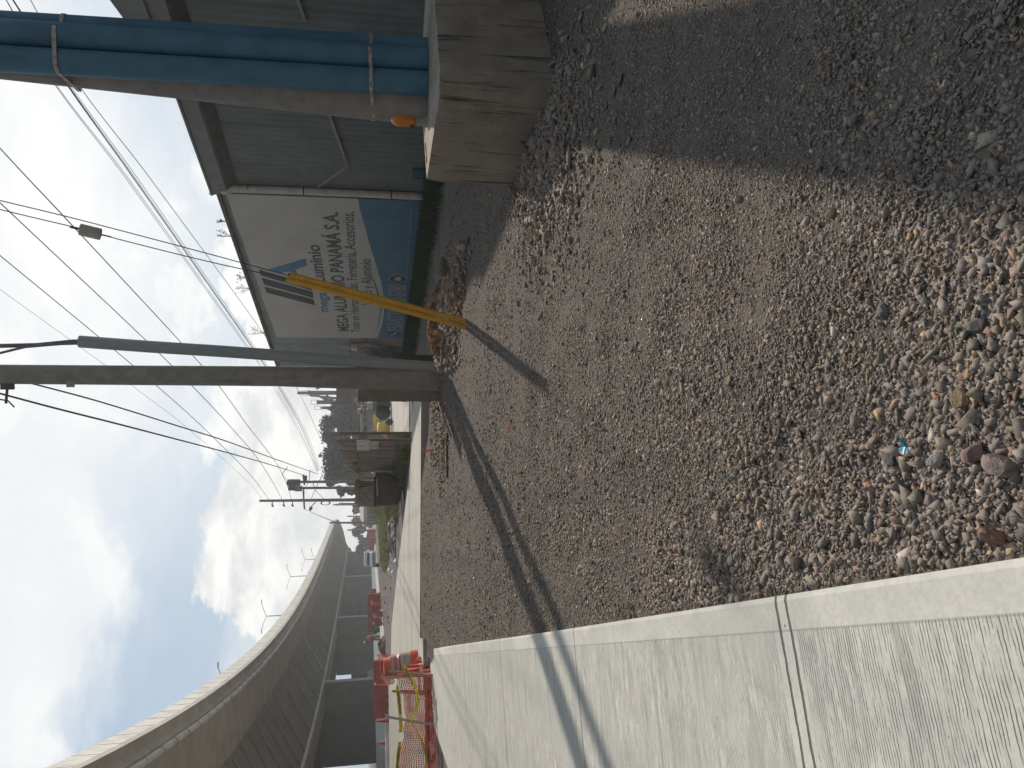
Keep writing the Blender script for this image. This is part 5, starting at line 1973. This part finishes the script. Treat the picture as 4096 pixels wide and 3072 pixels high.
# black plastic heap on grass
p = gp(1578, 2150)
MB().grid(lambda u, v: (p.x + (u - .5) * 2.6 + .2 * math.sin(v * 5), p.y + (v - .5) * 1.4, FARZ + .02 + .38 * max(0, math.sin(u * 3.14) * math.sin(v * 3.14)) * (.6 + .6 * vnoise(u * 6, v * 6, 3))), 26, 16).build('black_sheet', mat('black_plastic', (0.012, 0.012, 0.012), rough=.4), label='crumpled black plastic sheet on the grass beyond the slab', cat='plastic sheet')
for k, (x, y) in enumerate(((1568, 2222), (1556, 2282), (1572, 2294), (1583, 2250), (1533, 2248))):
    p = gp(x, y)
    MB().grid(lambda u, v: (p.x + (u - .5) * .34, p.y + (v - .5) * .5, FARZ + .01 + .13 * math.sin(u * 3.14) * math.sin(v * 3.14) * (.5 + vnoise(u * 5 + k, v * 5, 2))), 8, 8).build('litter_bag', mat('white_litter', (0.66, 0.65, 0.60)), label=('white litter scrap on the dirt, right one of the pair', 'largest white litter scrap in the middle of the dirt', 'white litter scrap beside the edge of the pale slab', 'small white scrap lying nearest the grass', 'cream scrap on the dirt nearest the viaduct')[k], cat='litter', group='white scraps of litter on the dirt strip')

# ------------------------------------------------------------------ far houses and vehicles
p = dp(1500, 2060, 120)
hs = thing('house', 'far single storey house with a pale pinkish roof', 'house', (p.x, 120, 0))
a, b = dp(1470, 2022, 120), dp(1470, 2100, 120)
mb = MB().bbox((a.x, 120, 0), (b.x, 128, dp(1458, 2060, 120).z))
mb.build('wall', mat('house_wall', (0.25, 0.24, 0.23)), hs)
z0, z1 = dp(1458, 2060, 120).z, dp(1449, 2060, 120).z
MB().plate([(b.x - .3, 119.7, z0 + .02), (a.x + .3, 119.7, z0 + .02), (a.x - .4, 124, z1 + .3), (b.x + .4, 124, z1 + .3)], (0, 0, .1)).build('roof', mat('pink_roof', (0.42, 0.33, 0.30)), hs)
mb = MB()
for k in range(4):
    mb.bbox((b.x + (a.x - b.x) * (.1 + .22 * k), 119.9, FARZ + .1), (b.x + (a.x - b.x) * (.1 + .22 * k + .14), 119.98, z0 - .3))
mb.build('window', dark_steel, hs)
MB().bbox((b.x - .2, 119.0, z0 - .35), (a.x + .2, 119.1, z0 - .1)).build('gutter', white_pt, hs)

p = dp(1500, 2720, 130)
bs = thing('shop_building', 'low building with a red fascia seen between two viaduct piers', 'building', (p.x, 130, 0))
a, b = dp(1470, 2660, 130), dp(1470, 2800, 130)
MB().bbox((a.x, 130, 0), (b.x, 136, dp(1405, 2720, 130).z)).build('wall', mat('shop_wall', (0.12, 0.12, 0.125)), bs)
MB().bbox((a.x, 129.6, dp(1426, 2720, 130).z), (b.x, 129.9, dp(1416, 2720, 130).z)).build('fascia', red_pl, bs)
mb = MB()
for k in range(3):
    x = a.x + (b.x - a.x) * (.2 + .27 * k)
    mb.bbox((x, 129.8, dp(1485, 2720, 130).z), (x - .9, 129.9, dp(1440, 2720, 130).z))
mb.build('window', dark_steel, bs)
p = gp(1503, 2712)
cp_ = thing('parked_car', 'white car parked by the building with the red fascia', 'car', (dp(1480, 2705, 110).x, 110, FARZ))
c = Vector((dp(1480, 2705, 110).x, 110, FARZ))
MB().add([c + Vector(v) for v in ((-2, -.8, .3), (2, -.8, .3), (2, -.8, .85), (1.2, -.7, .95), (.7, -.6, 1.4), (-1.1, -.6, 1.4), (-1.7, -.7, .95), (-2, -.8, .9), (-2, .8, .3), (2, .8, .3), (2, .8, .85), (1.2, .7, .95), (.7, .6, 1.4), (-1.1, .6, 1.4), (-1.7, .7, .95), (-2, .8, .9))],
         [tuple(range(8)), tuple(range(15, 7, -1))] + [(i, i + 8, (i + 1) % 8 + 8, (i + 1) % 8) for i in range(8)]).build('body', white_pt, cp_, bevel=.06)
for sx in (-1.25, 1.25):
    MB().tube([c + Vector((sx, -.85, .32)), c + Vector((sx, -.65, .32))], .32, n=16).build('wheel', dark_steel, cp_)
MB().box(c + Vector((-.2, -.66, 1.16)), (1.6, .06, .3)).build('window', dark_steel, cp_)
cp_.rotation_euler = (0, 0, R_(-65))

# silver pickup under the viaduct, nose to the right
c = dp(1476, 2235, 92)
c.z = FARZ
pk_ = thing('pickup_truck', 'silver pickup truck under the viaduct behind the far red barriers', 'truck', c)
side = [(-2.4, .45), (2.3, .45), (2.4, .9), (1.5, 1.1), (.9, 1.75), (-.6, 1.8), (-.75, 1.15), (-2.4, 1.15)]
n = len(side)
sil = mat('silver_paint', (0.42, 0.45, 0.45), rough=.3, metal=.4)
MB().add([c + Vector((x, -.85, z)) for x, z in side] + [c + Vector((x, .85, z)) for x, z in side], [tuple(range(n)), tuple(range(2 * n - 1, n - 1, -1))] + [(i, i + n, (i + 1) % n + n, (i + 1) % n) for i in range(n)]).build('body', sil, pk_, bevel=.07)
MB().add([c + Vector((x, -.87, z)) for x, z in ((-.5, 1.2), (1.25, 1.2), (.8, 1.65), (-.48, 1.68))], [(0, 1, 2, 3)]).build('window', dark_steel, pk_)
for sx in (-1.5, 1.5):
    MB().tube([c + Vector((sx, -.9, .38)), c + Vector((sx, -.65, .38))], .38, n=16).build('wheel', dark_steel, pk_)
MB().box(c + Vector((2.36, -.6, .8)), (.1, .3, .15)).build('headlight', white_pt, pk_)
MB().box(c + Vector((2.36, .6, .8)), (.1, .3, .15)).build('headlight', white_pt, pk_)
MB().add([c + Vector(v) for v in ((1.45, -.7, 1.16), (1.45, .7, 1.16), (.96, .66, 1.68), (.96, -.66, 1.68))], [(0, 1, 2, 3)]).build('windscreen', dark_steel, pk_)
pk_.rotation_euler = (0, 0, R_(-80))

# ------------------------------------------------------------------ red water barriers
def red_barrier(p, ln, h, ang, label, proto=[None]):
    if proto[0] is None:
        t = thing('water_barrier', label, 'barrier', (0, 0, 0), 'red plastic water filled barriers')
        sec = [(-.25, 0), (.25, 0), (.25, .12), (.12, .35), (.09, .85), (-.09, .85), (-.12, .35), (-.25, .12)]
        n_ = len(sec)
        MB().add([Vector((-1, y, z)) for y, z in sec] + [Vector((1, y, z)) for y, z in sec], [tuple(range(n_ - 1, -1, -1)), tuple(range(n_, 2 * n_))] + [(i, (i + 1) % n_, (i + 1) % n_ + n_, i + n_) for i in range(n_)]).build('body', red_pl, t, bevel=.03)
        mb = MB()
        for x in (-.5, .1, .6):
            mb.box((x, -.255, .1), (.12, .02, .08))
        mb.build('drain_plug', white_pt, t)
        MB().tube([(0, 0, .85), (0, 0, .89)], .08, n=12).build('filler_cap', red_pl, t)
        proto[0] = t
        t.location = p
    else:
        t = dup(proto[0], p, label)
    t.rotation_euler = (0, 0, ang)
    t.scale = (ln / 2, 1, h / .85)
    return t


red_barrier(gp(1556, 2802), 2.15, .95, 0, 'bright red barrier at the lane, left of the barrel and right of the cones')
red_barrier(gp(1549, 2682), 1.5, .95, .1, 'red barrier behind the striped barrel, covered by netting')
red_barrier(gp(1549, 2725), 1.2, .8, .2, 'short red barrier between barrel and bright red barrier')
red_barrier(gp(1522, 2450), 4.6, 1.35, -.25, 'long dull red barrier with netting right of the worker')
red_barrier(gp(1513, 2385), 2.2, .9, -.2, 'faded red barrier behind the black bin')
red_barrier(gp(1503, 2210), 5.5, 1.1, -.15, 'far red barrier in front of the silver pickup')
red_barrier(gp(1503, 2180) + Vector((.5, 3, 0)), 3.5, 1.5, -.15, 'farthest red barrier, right of the silver pickup')

# black bin and posts by the net
p = gp(1531, 2456)
bn = thing('black_bin', 'small black round topped bin on the kerb in front of the long red barrier', 'bin', p)
MB().lathe(p, [(.26, 0), (.28, .45), (.22, .68), (.05, .78)], n=14).build('body', dark_steel, bn, smooth=True)
p = gp(1533, 2433)
MB().tube([p, p + Vector((0, 0, 1.5))], .04, n=8).build('stake', wood, label='thin dark stake standing right of the black bin', cat='stake')

# cones
for k, (x, y, xt, lb_) in enumerate(((1552, 2882, 1497, 'tall slim red traffic cone next to the bright red barrier'), (1551, 2970, 1509, 'short red traffic cone, leftmost'))):
    p = gp(x, y, FARZ + .1)
    p.z = FARZ + .05
    h = dp(xt, y, p.y).z - p.z
    t = thing('traffic_cone', lb_, 'traffic cone', p)
    MB().lathe(p, [(.19 if k else .14, 0.04), (.03, h - .03), (.02, h)], n=16).build('cone', red_pl, t, smooth=True)
    MB().box(p + Vector((0, 0, .02)), (.42, .42, .04)).build('base', red_pl, t)

# ------------------------------------------------------------------ striped barrel, boards, netting, tape
p = gp(1698, 2626, FARZ)
p2 = gp(1700, 2648, FARZ)
barrel_pl = mat('barrel_orange', (0.66, 0.13, 0.06), rough=.5, var=.1)
bb = thing('traffic_barrel', 'big orange traffic barrel with grey reflective bands at the end of the slab', 'traffic barrel', p2)
H_ = .98
prof = [(.36, 0), (.36, .12), (.30, .13), (.30, .34), (.285, .35), (.28, .47), (.275, .475), (.27, .58), (rp, .585), (.255, .70), (.25, .705), (.24, .82), (.225, .83), (.20, .96), (.10, .98)]
tilt = Matrix.Rotation(R_(-4), 3, 'Y')
MB().lathe(p2, prof, n=28, M=tilt).build('body', barrel_pl, bb, smooth=True)
for z0, z1, r0, r1 in ((.35, .46, .288, .283), (.475, .575, .280, .276), (.60, .70, .268, rp), (.72, .80, .256, .25)):
    MB().lathe(p2, [(r0, z0), (r1 + .001, z1)], n=28, M=tilt).build('reflective_band', reflect_grey, bb, smooth=True)
MB().box(p2 + tilt @ Vector((.05, 0, 1.0)), (.26, .05, .09)).build('handle', barrel_pl, bb, bevel=.02)


grey_timber = mat('grey_timber', (0.46, 0.42, 0.36), rough=.9, scale=9, stretch=(1, 1, .2))


def board(q0, q1, Y, w_, th, label, mat_=grey_timber, cat='timber stake'):
    a, b = dp(*q0, Y), dp(*q1, Y + .1)
    d = (b - a)
    mb = MB()
    M = d.to_track_quat('Z', 'Y').to_matrix()
    mb.box((a + b) / 2, (w_, th, d.length), rot=M)
    return mb.build('timber_stake', mat_, label=label, cat=cat, group='timber stakes holding the orange netting')


board((1735, 2702), (1553, 2685), 15.6, .09, .03, 'wide grey timber stake beside the striped barrel')
board((1728, 2700), (1543, 2712), 15.9, .045, .045, 'thin timber stake crossing beside the wide grey one')
board((1738, 2900), (1552, 2868), 15.2, .075, .04, 'leaning timber stake wrapped with caution tape, left one')


def netting(name, fn, nu, nv, r, label, cat='safety net', mat_=None):
    """real strands following a surface fn(u, v)"""
    vs, fs = [], []

    def strand(pts, r):
        b = len(vs)
        for p_ in pts:
            p_ = Vector(p_)
            vs.extend([p_ + Vector((-r, 0, -r)), p_ + Vector((r, 0, -r)), p_ + Vector((0, 0, r))])
        for i in range(len(pts) - 1):
            for k in range(3):
                fs.append((b + i * 3 + k, b + i * 3 + (k + 1) % 3, b + i * 3 + 3 + (k + 1) % 3, b + i * 3 + 3 + k))
    for j in range(nv + 1):
        strand([fn(i / nu, j / nv) for i in range(nu + 1)], r)
    for i in range(nu + 1):
        strand([fn(i / nu, j / nv) for j in range(nv + 1)], r * .7)
    return MB().add(vs, fs).build(name, mat_ or orange_net, label=label, cat=cat)


def net_main(u, v):
    # from the stakes at right to beyond the left picture edge; v 0 bottom .. 1 top
    y = 2712 + u * 560
    xt_ = 1592 + 22 * math.sin(u * 6.0) + 18 * u
    xb_ = 1738 + 30 * u
    Y = 15.6 - .6 * u + .12 * math.sin(u * 17 + v * 5) + .10 * math.sin(v * 6)
    x = xb_ + (xt_ - xb_) * v + 3 * math.sin(u * 40 + v * 3)
    x += 16 * (vnoise(u * 14, v * 3, 5) - .5) * (1 - .3 * v)
    y += 14 * (vnoise(u * 16, v * 4, 6) - .5)
    return dp(x, y, Y)


netting('safety_net', net_main, 84, 20, .007, 'orange plastic safety net strung between the timber stakes over the trench')


def net_side(u, v):
    y = 2705 - u * 78
    x = 1738 - v * (60 + 95 * (1 - u)) + 5 * math.sin(u * 25)
    return dp(x, y, 15.7 + 1.4 * u + .06 * math.sin(u * 30 + v * 9))


netting('safety_net', net_side, 26, 26, .005, 'bunched orange safety net sagging in front of the striped barrel')


def net_far(u, v):
    y = 2618 + u * 120
    x = 1575 - v * (70 - 25 * math.sin(u * 3.1)) + 4 * math.sin(u * 30)
    return dp(x, y, 30 + 2 * u + .2 * math.sin(u * 20 + v * 8))


netting('safety_net', net_far, 26, 16, .009, 'heap of orange net draped over the barriers behind the barrel')


def net_worker(u, v):
    y = 2385 + u * 118
    x = 1520 + 8 * u - v * (40 - 16 * u)
    return dp(x, y, 58 + .3 * math.sin(u * 14))


netting('safety_net', net_worker, 30, 12, .018, 'orange net draped over the long red barrier near the worker')
# orange net folded down in the trench
def net_low(u, v):
    p0 = gp(1704, 2665 + u * 560, FARZ - .1)
    p1 = gp(1738 + 34 * u * u, 2665 + u * 560, FARZ - .1)
    q = p0.lerp(p1, v)
    return (q.x, q.y, .18 + .06 * math.sin(u * 33 + v * 6))


netting('safety_net', net_low, 80, 14, .010, 'dark red net lying folded along the pavement edge', mat_=mat('old_net', (0.36, 0.085, 0.06), rough=.9, var=.3))


def tape(px, Y0, Y1, w_, label, twist=0.0, words=True):
    pts = []
    n_ = len(px)
    for i in range(n_ - 1):
        for k in range(6):
            f = k / 6
            a, b = px[i], px[i + 1]
            gl = (i + f) / (n_ - 1)
            pts.append((dp(a[0] + (b[0] - a[0]) * f, a[1] + (b[1] - a[1]) * f, Y0 + (Y1 - Y0) * gl), gl))
    pts.append((dp(*px[-1], Y1), 1))
    vs = []
    for i, (p_, g_) in enumerate(pts):
        a = twist * math.sin(g_ * 9)
        d = Vector((0, math.sin(a), math.cos(a))) * w_ / 2
        vs += [p_ - d, p_ + d]
    t = thing('caution_tape', label, 'caution tape', pts[0][0], 'yellow caution tapes on the netting')
    o = MB().add(vs, [(2 * i, 2 * i + 2, 2 * i + 3, 2 * i + 1) for i in range(len(pts) - 1)]).build('tape', yellow_tp, t)
    if words:
        tot = sum((pts[i + 1][0] - pts[i][0]).length for i in range(len(pts) - 1))
        wd_ = ['CAUTION', 'PRECAUCION']
        s = .1
        k = 0
        while s + .55 < tot:
            acc = 0
            for i in range(len(pts) - 1):
                l = (pts[i + 1][0] - pts[i][0]).length
                if acc + l >= s:
                    break
                acc += l
            a = pts[i][0].lerp(pts[i + 1][0], (s - acc) / l)
            d = (pts[i + 1][0] - pts[i][0]).normalized()
            if d.x < 0:
                lay_text(wd_[k % 2], a - d * 0 + d * .42 + Vector((0, -.012, -w_ * .3)), -d, Vector((0, 0, 1)), .42, w_ * .6, black_ink, t, bold=.03)
            s += .55
            k += 1
    return t


tape([(1590, 2745), (1596, 2800), (1602, 2870), (1604, 2910), (1602, 2930)], 15.5, 15.3, .07, 'straight stretch of yellow caution tape along the top of the net')
tape([(1614, 2655), (1625, 2680), (1645, 2710), (1660, 2740), (1672, 2790), (1670, 2820), (1655, 2855), (1640, 2878)], 15.4, 15.1, .06, 'sagging caution tape from the barrel to the leaning left stake', .5)
tape([(1641, 2880), (1665, 2920), (1690, 2970), (1703, 3020), (1708, 3072), (1712, 3150)], 15.0, 14.8, .05, 'caution tape running down from the leaning stake to the left edge', .9, words=False)
tape([(1600, 2967), (1594, 3010), (1590, 3072), (1586, 3140)], 15.3, 15.1, .07, 'short loose caution tape at the far left of the net', .3)

# ------------------------------------------------------------------ worker with wheelbarrow
def body(name, joints, edges, mat_, parent, sub=2):
    """one continuous skinned figure; joints: (vector, radius)"""
    me = bpy.data.meshes.new(name)
    o0 = world_loc(parent)
    me.from_pydata([tuple(Vector(j[0]) - o0) for j in joints], edges, [])
    ob = bpy.data.objects.new(name, me)
    col.objects.link(ob)
    ob.parent = parent
    sk = ob.modifiers.new('skin', 'SKIN')
    for i, j in enumerate(joints):
        me.skin_vertices[0].data[i].radius = (j[1], j[1] * (j[2] if len(j) > 2 else 1))
    me.skin_vertices[0].data[0].use_root = True
    sb = ob.modifiers.new('sub', 'SUBSURF')
    sb.levels = sub
    sb.render_levels = sub
    me.materials.append(mat_)
    return ob


wpos = gp(1533, 2550)
Yw = wpos.y
wk = thing('person', 'worker in orange shirt, yellow helmet and grey trousers bending over a wheelbarrow', 'person', wpos)
# facing the wheelbarrow, which stands to the right; bent forward slightly away to the left
S = 1.62 / 1.62
g0 = wpos
hip = g0 + Vector((.02, 0, .92))
chest = hip + Vector((-.06, -.05, .36))
neck = chest + Vector((-.14, -.03, .18))
head = neck + Vector((-.16, -.04, .07))
skin_m = mat('skin', (0.22, 0.12, 0.08), rough=.6)
J = [(hip, .16, .8), (hip + Vector((-.02, -.02, .18)), .15, .8), (chest, .18, .8), (neck, .07), (head, .10), (head + Vector((-.06, -.02, .05)), .095),
     (hip + Vector((-.09, 0, -.06)), .10), (g0 + Vector((-.14, -.06, .48)), .075), (g0 + Vector((-.12, .02, .09)), .05), (g0 + Vector((-.10, -.16, .04)), .045),
     (hip + Vector((.09, 0, -.06)), .10), (g0 + Vector((.14, -.08, .48)), .075), (g0 + Vector((.15, .04, .09)), .05), (g0 + Vector((.16, -.14, .04)), .045),
     (chest + Vector((-.2, -.02, .06)), .07), (chest + Vector((-.20, -.20, -.18)), .05), (chest + Vector((-.02, -.34, -.34)), .038), (chest + Vector((.02, -.40, -.40)), .035),
     (chest + Vector((.18, -.02, .06)), .07), (chest + Vector((.30, -.12, -.2)), .05), (chest + Vector((.40, -.28, -.30)), .038), (chest + Vector((.44, -.33, -.34)), .035)]
Ed = [(0, 1), (1, 2), (2, 3), (3, 4), (4, 5), (0, 6), (6, 7), (7, 8), (8, 9), (0, 10), (10, 11), (11, 12), (12, 13), (2, 14), (14, 15), (15, 16), (16, 17), (2, 18), (18, 19), (19, 20), (20, 21)]
body('figure', J, Ed, skin_m, wk)
grow = lambda j, f: (j[0], j[1] * f + .012, *(j[2:]))
shirt = [grow(J[i], 1.05) for i in (1, 2, 14, 15, 18, 19)]
shirt[0] = (J[1][0] - Vector((0, 0, .06)), .17, .85)
shirt.append((neck - Vector((-.02, 0, .04)), .10))
body('shirt', shirt, [(0, 1), (1, 2), (2, 3), (1, 4), (4, 5), (1, 6)], orange_pl, wk)
tr = [grow(J[i], 1.05) for i in (0, 6, 7, 8, 10, 11, 12)]
body('trousers', tr, [(0, 1), (1, 2), (2, 3), (0, 4), (4, 5), (5, 6)], mat('grey_cloth', (0.20, 0.22, 0.23)), wk)
hM = Matrix.Rotation(R_(-28), 3, 'Y')
MB().lathe(head + Vector((-.03, -.01, .07)), [(.17, -.02), (.165, 0), (.13, .01), (.125, .06), (.09, .115), (.02, .14)], n=18, M=hM).build('helmet', mat('helmet_yellow', (0.72, 0.45, 0.12), rough=.4), wk, smooth=True)
for gx, sg in ((17, -1), (21, 1)):
    w0_ = J[gx][0]
    hnd = MB()
    for k in range(5):
        fx = (-.03 + .015 * k)
        hnd.tube([w0_ + Vector((fx, -.02, -.01)), w0_ + Vector((fx * 1.3, -.06, -.03)), w0_ + Vector((fx * 1.3, -.06, -.06 - .006 * k))], [.011, .010, .008], n=6)
    hnd.build('hand', skin_m, wk, smooth=True)

wb_ = gp(1531, 2515)
wbt = thing('wheelbarrow', 'green wheelbarrow in front of the worker in orange', 'wheelbarrow', wb_)
c = wb_ + Vector((0, 0, .55))
tray = MB()
top_ = [c + Vector(v) for v in ((-.42, -.3, .28), (.55, -.34, .30), (.55, .34, .30), (-.42, .3, .28))]
bot = [c + Vector(v) for v in ((-.25, -.2, -.12), (.25, -.22, -.14), (.25, .22, -.14), (-.25, .2, -.12))]
tray.add(bot + top_, [(0, 3, 2, 1), (0, 1, 5, 4), (1, 2, 6, 5), (2, 3, 7, 6), (3, 0, 4, 7)])
o = tray.build('tray', mat('green_tray', (0.03, 0.16, 0.04), rough=.5), wbt)
o.modifiers.new('s', 'SOLIDIFY').thickness = .03
for sg in (-1, 1):
    MB().tube([c + Vector((.55, sg * .1, -.35)), c + Vector((0, sg * .22, -.18)), c + Vector((-.55, sg * .3, .10)), c + Vector((-.78, sg * .3, .22))], .022, n=6).build('handle', wood, wbt)
    MB().bar(c + Vector((-.2, sg * .2, -.15)), c + Vector((-.28, sg * .24, -.55)), .03).build('leg', dark_steel, wbt)
MB().tube([c + Vector((.55, -.04, -.37)), c + Vector((.55, .04, -.37))], .18, n=18).build('wheel', dark_steel, wbt)
a = c + Vector((.0, -.2, .2))
MB().tube([a, a + Vector((-.95, 0, .95))], .018, n=6).build('shovel', wood, label='pale shovel handle leaning from the wheelbarrow to the worker', cat='shovel')
# dark spoil heap
p = gp(1540, 2585)
MB().grid(lambda u, v: (p.x + (u - .5) * 1.8, p.y + (v - .5) * 1.5, FARZ + .55 * max(0, math.sin(u * 3.14) * math.sin(v * 3.14)) * (.6 + .7 * vnoise(u * 6, v * 6, 7))), 20, 14).build('spoil_heap', mat('spoil_brown', (0.12, 0.075, 0.045), rough=1, scale=5), label='small brown spoil heap on the kerb behind the barrel', cat='soil heap')

# ------------------------------------------------------------------ haze: thin air that pales the distance
hz = MB().bbox((-330, -40, -1.5), (330, 420, 24))
HM = bpy.data.materials.new('haze_air')
HM.use_nodes = True
HM.node_tree.nodes.clear()
ho = N(HM.node_tree, 'ShaderNodeOutputMaterial')
hv = N(HM.node_tree, 'ShaderNodeVolumePrincipled')
hv.inputs['Color'].default_value = (0.86, 0.90, 0.93, 1)
hv.inputs['Density'].default_value = 0.0013
hv.inputs['Anisotropy'].default_value = 0.35
L(HM.node_tree, hv.outputs[0], ho.inputs['Volume'])
hz.build('haze', HM, kind='stuff', label='pale haze over the distance')
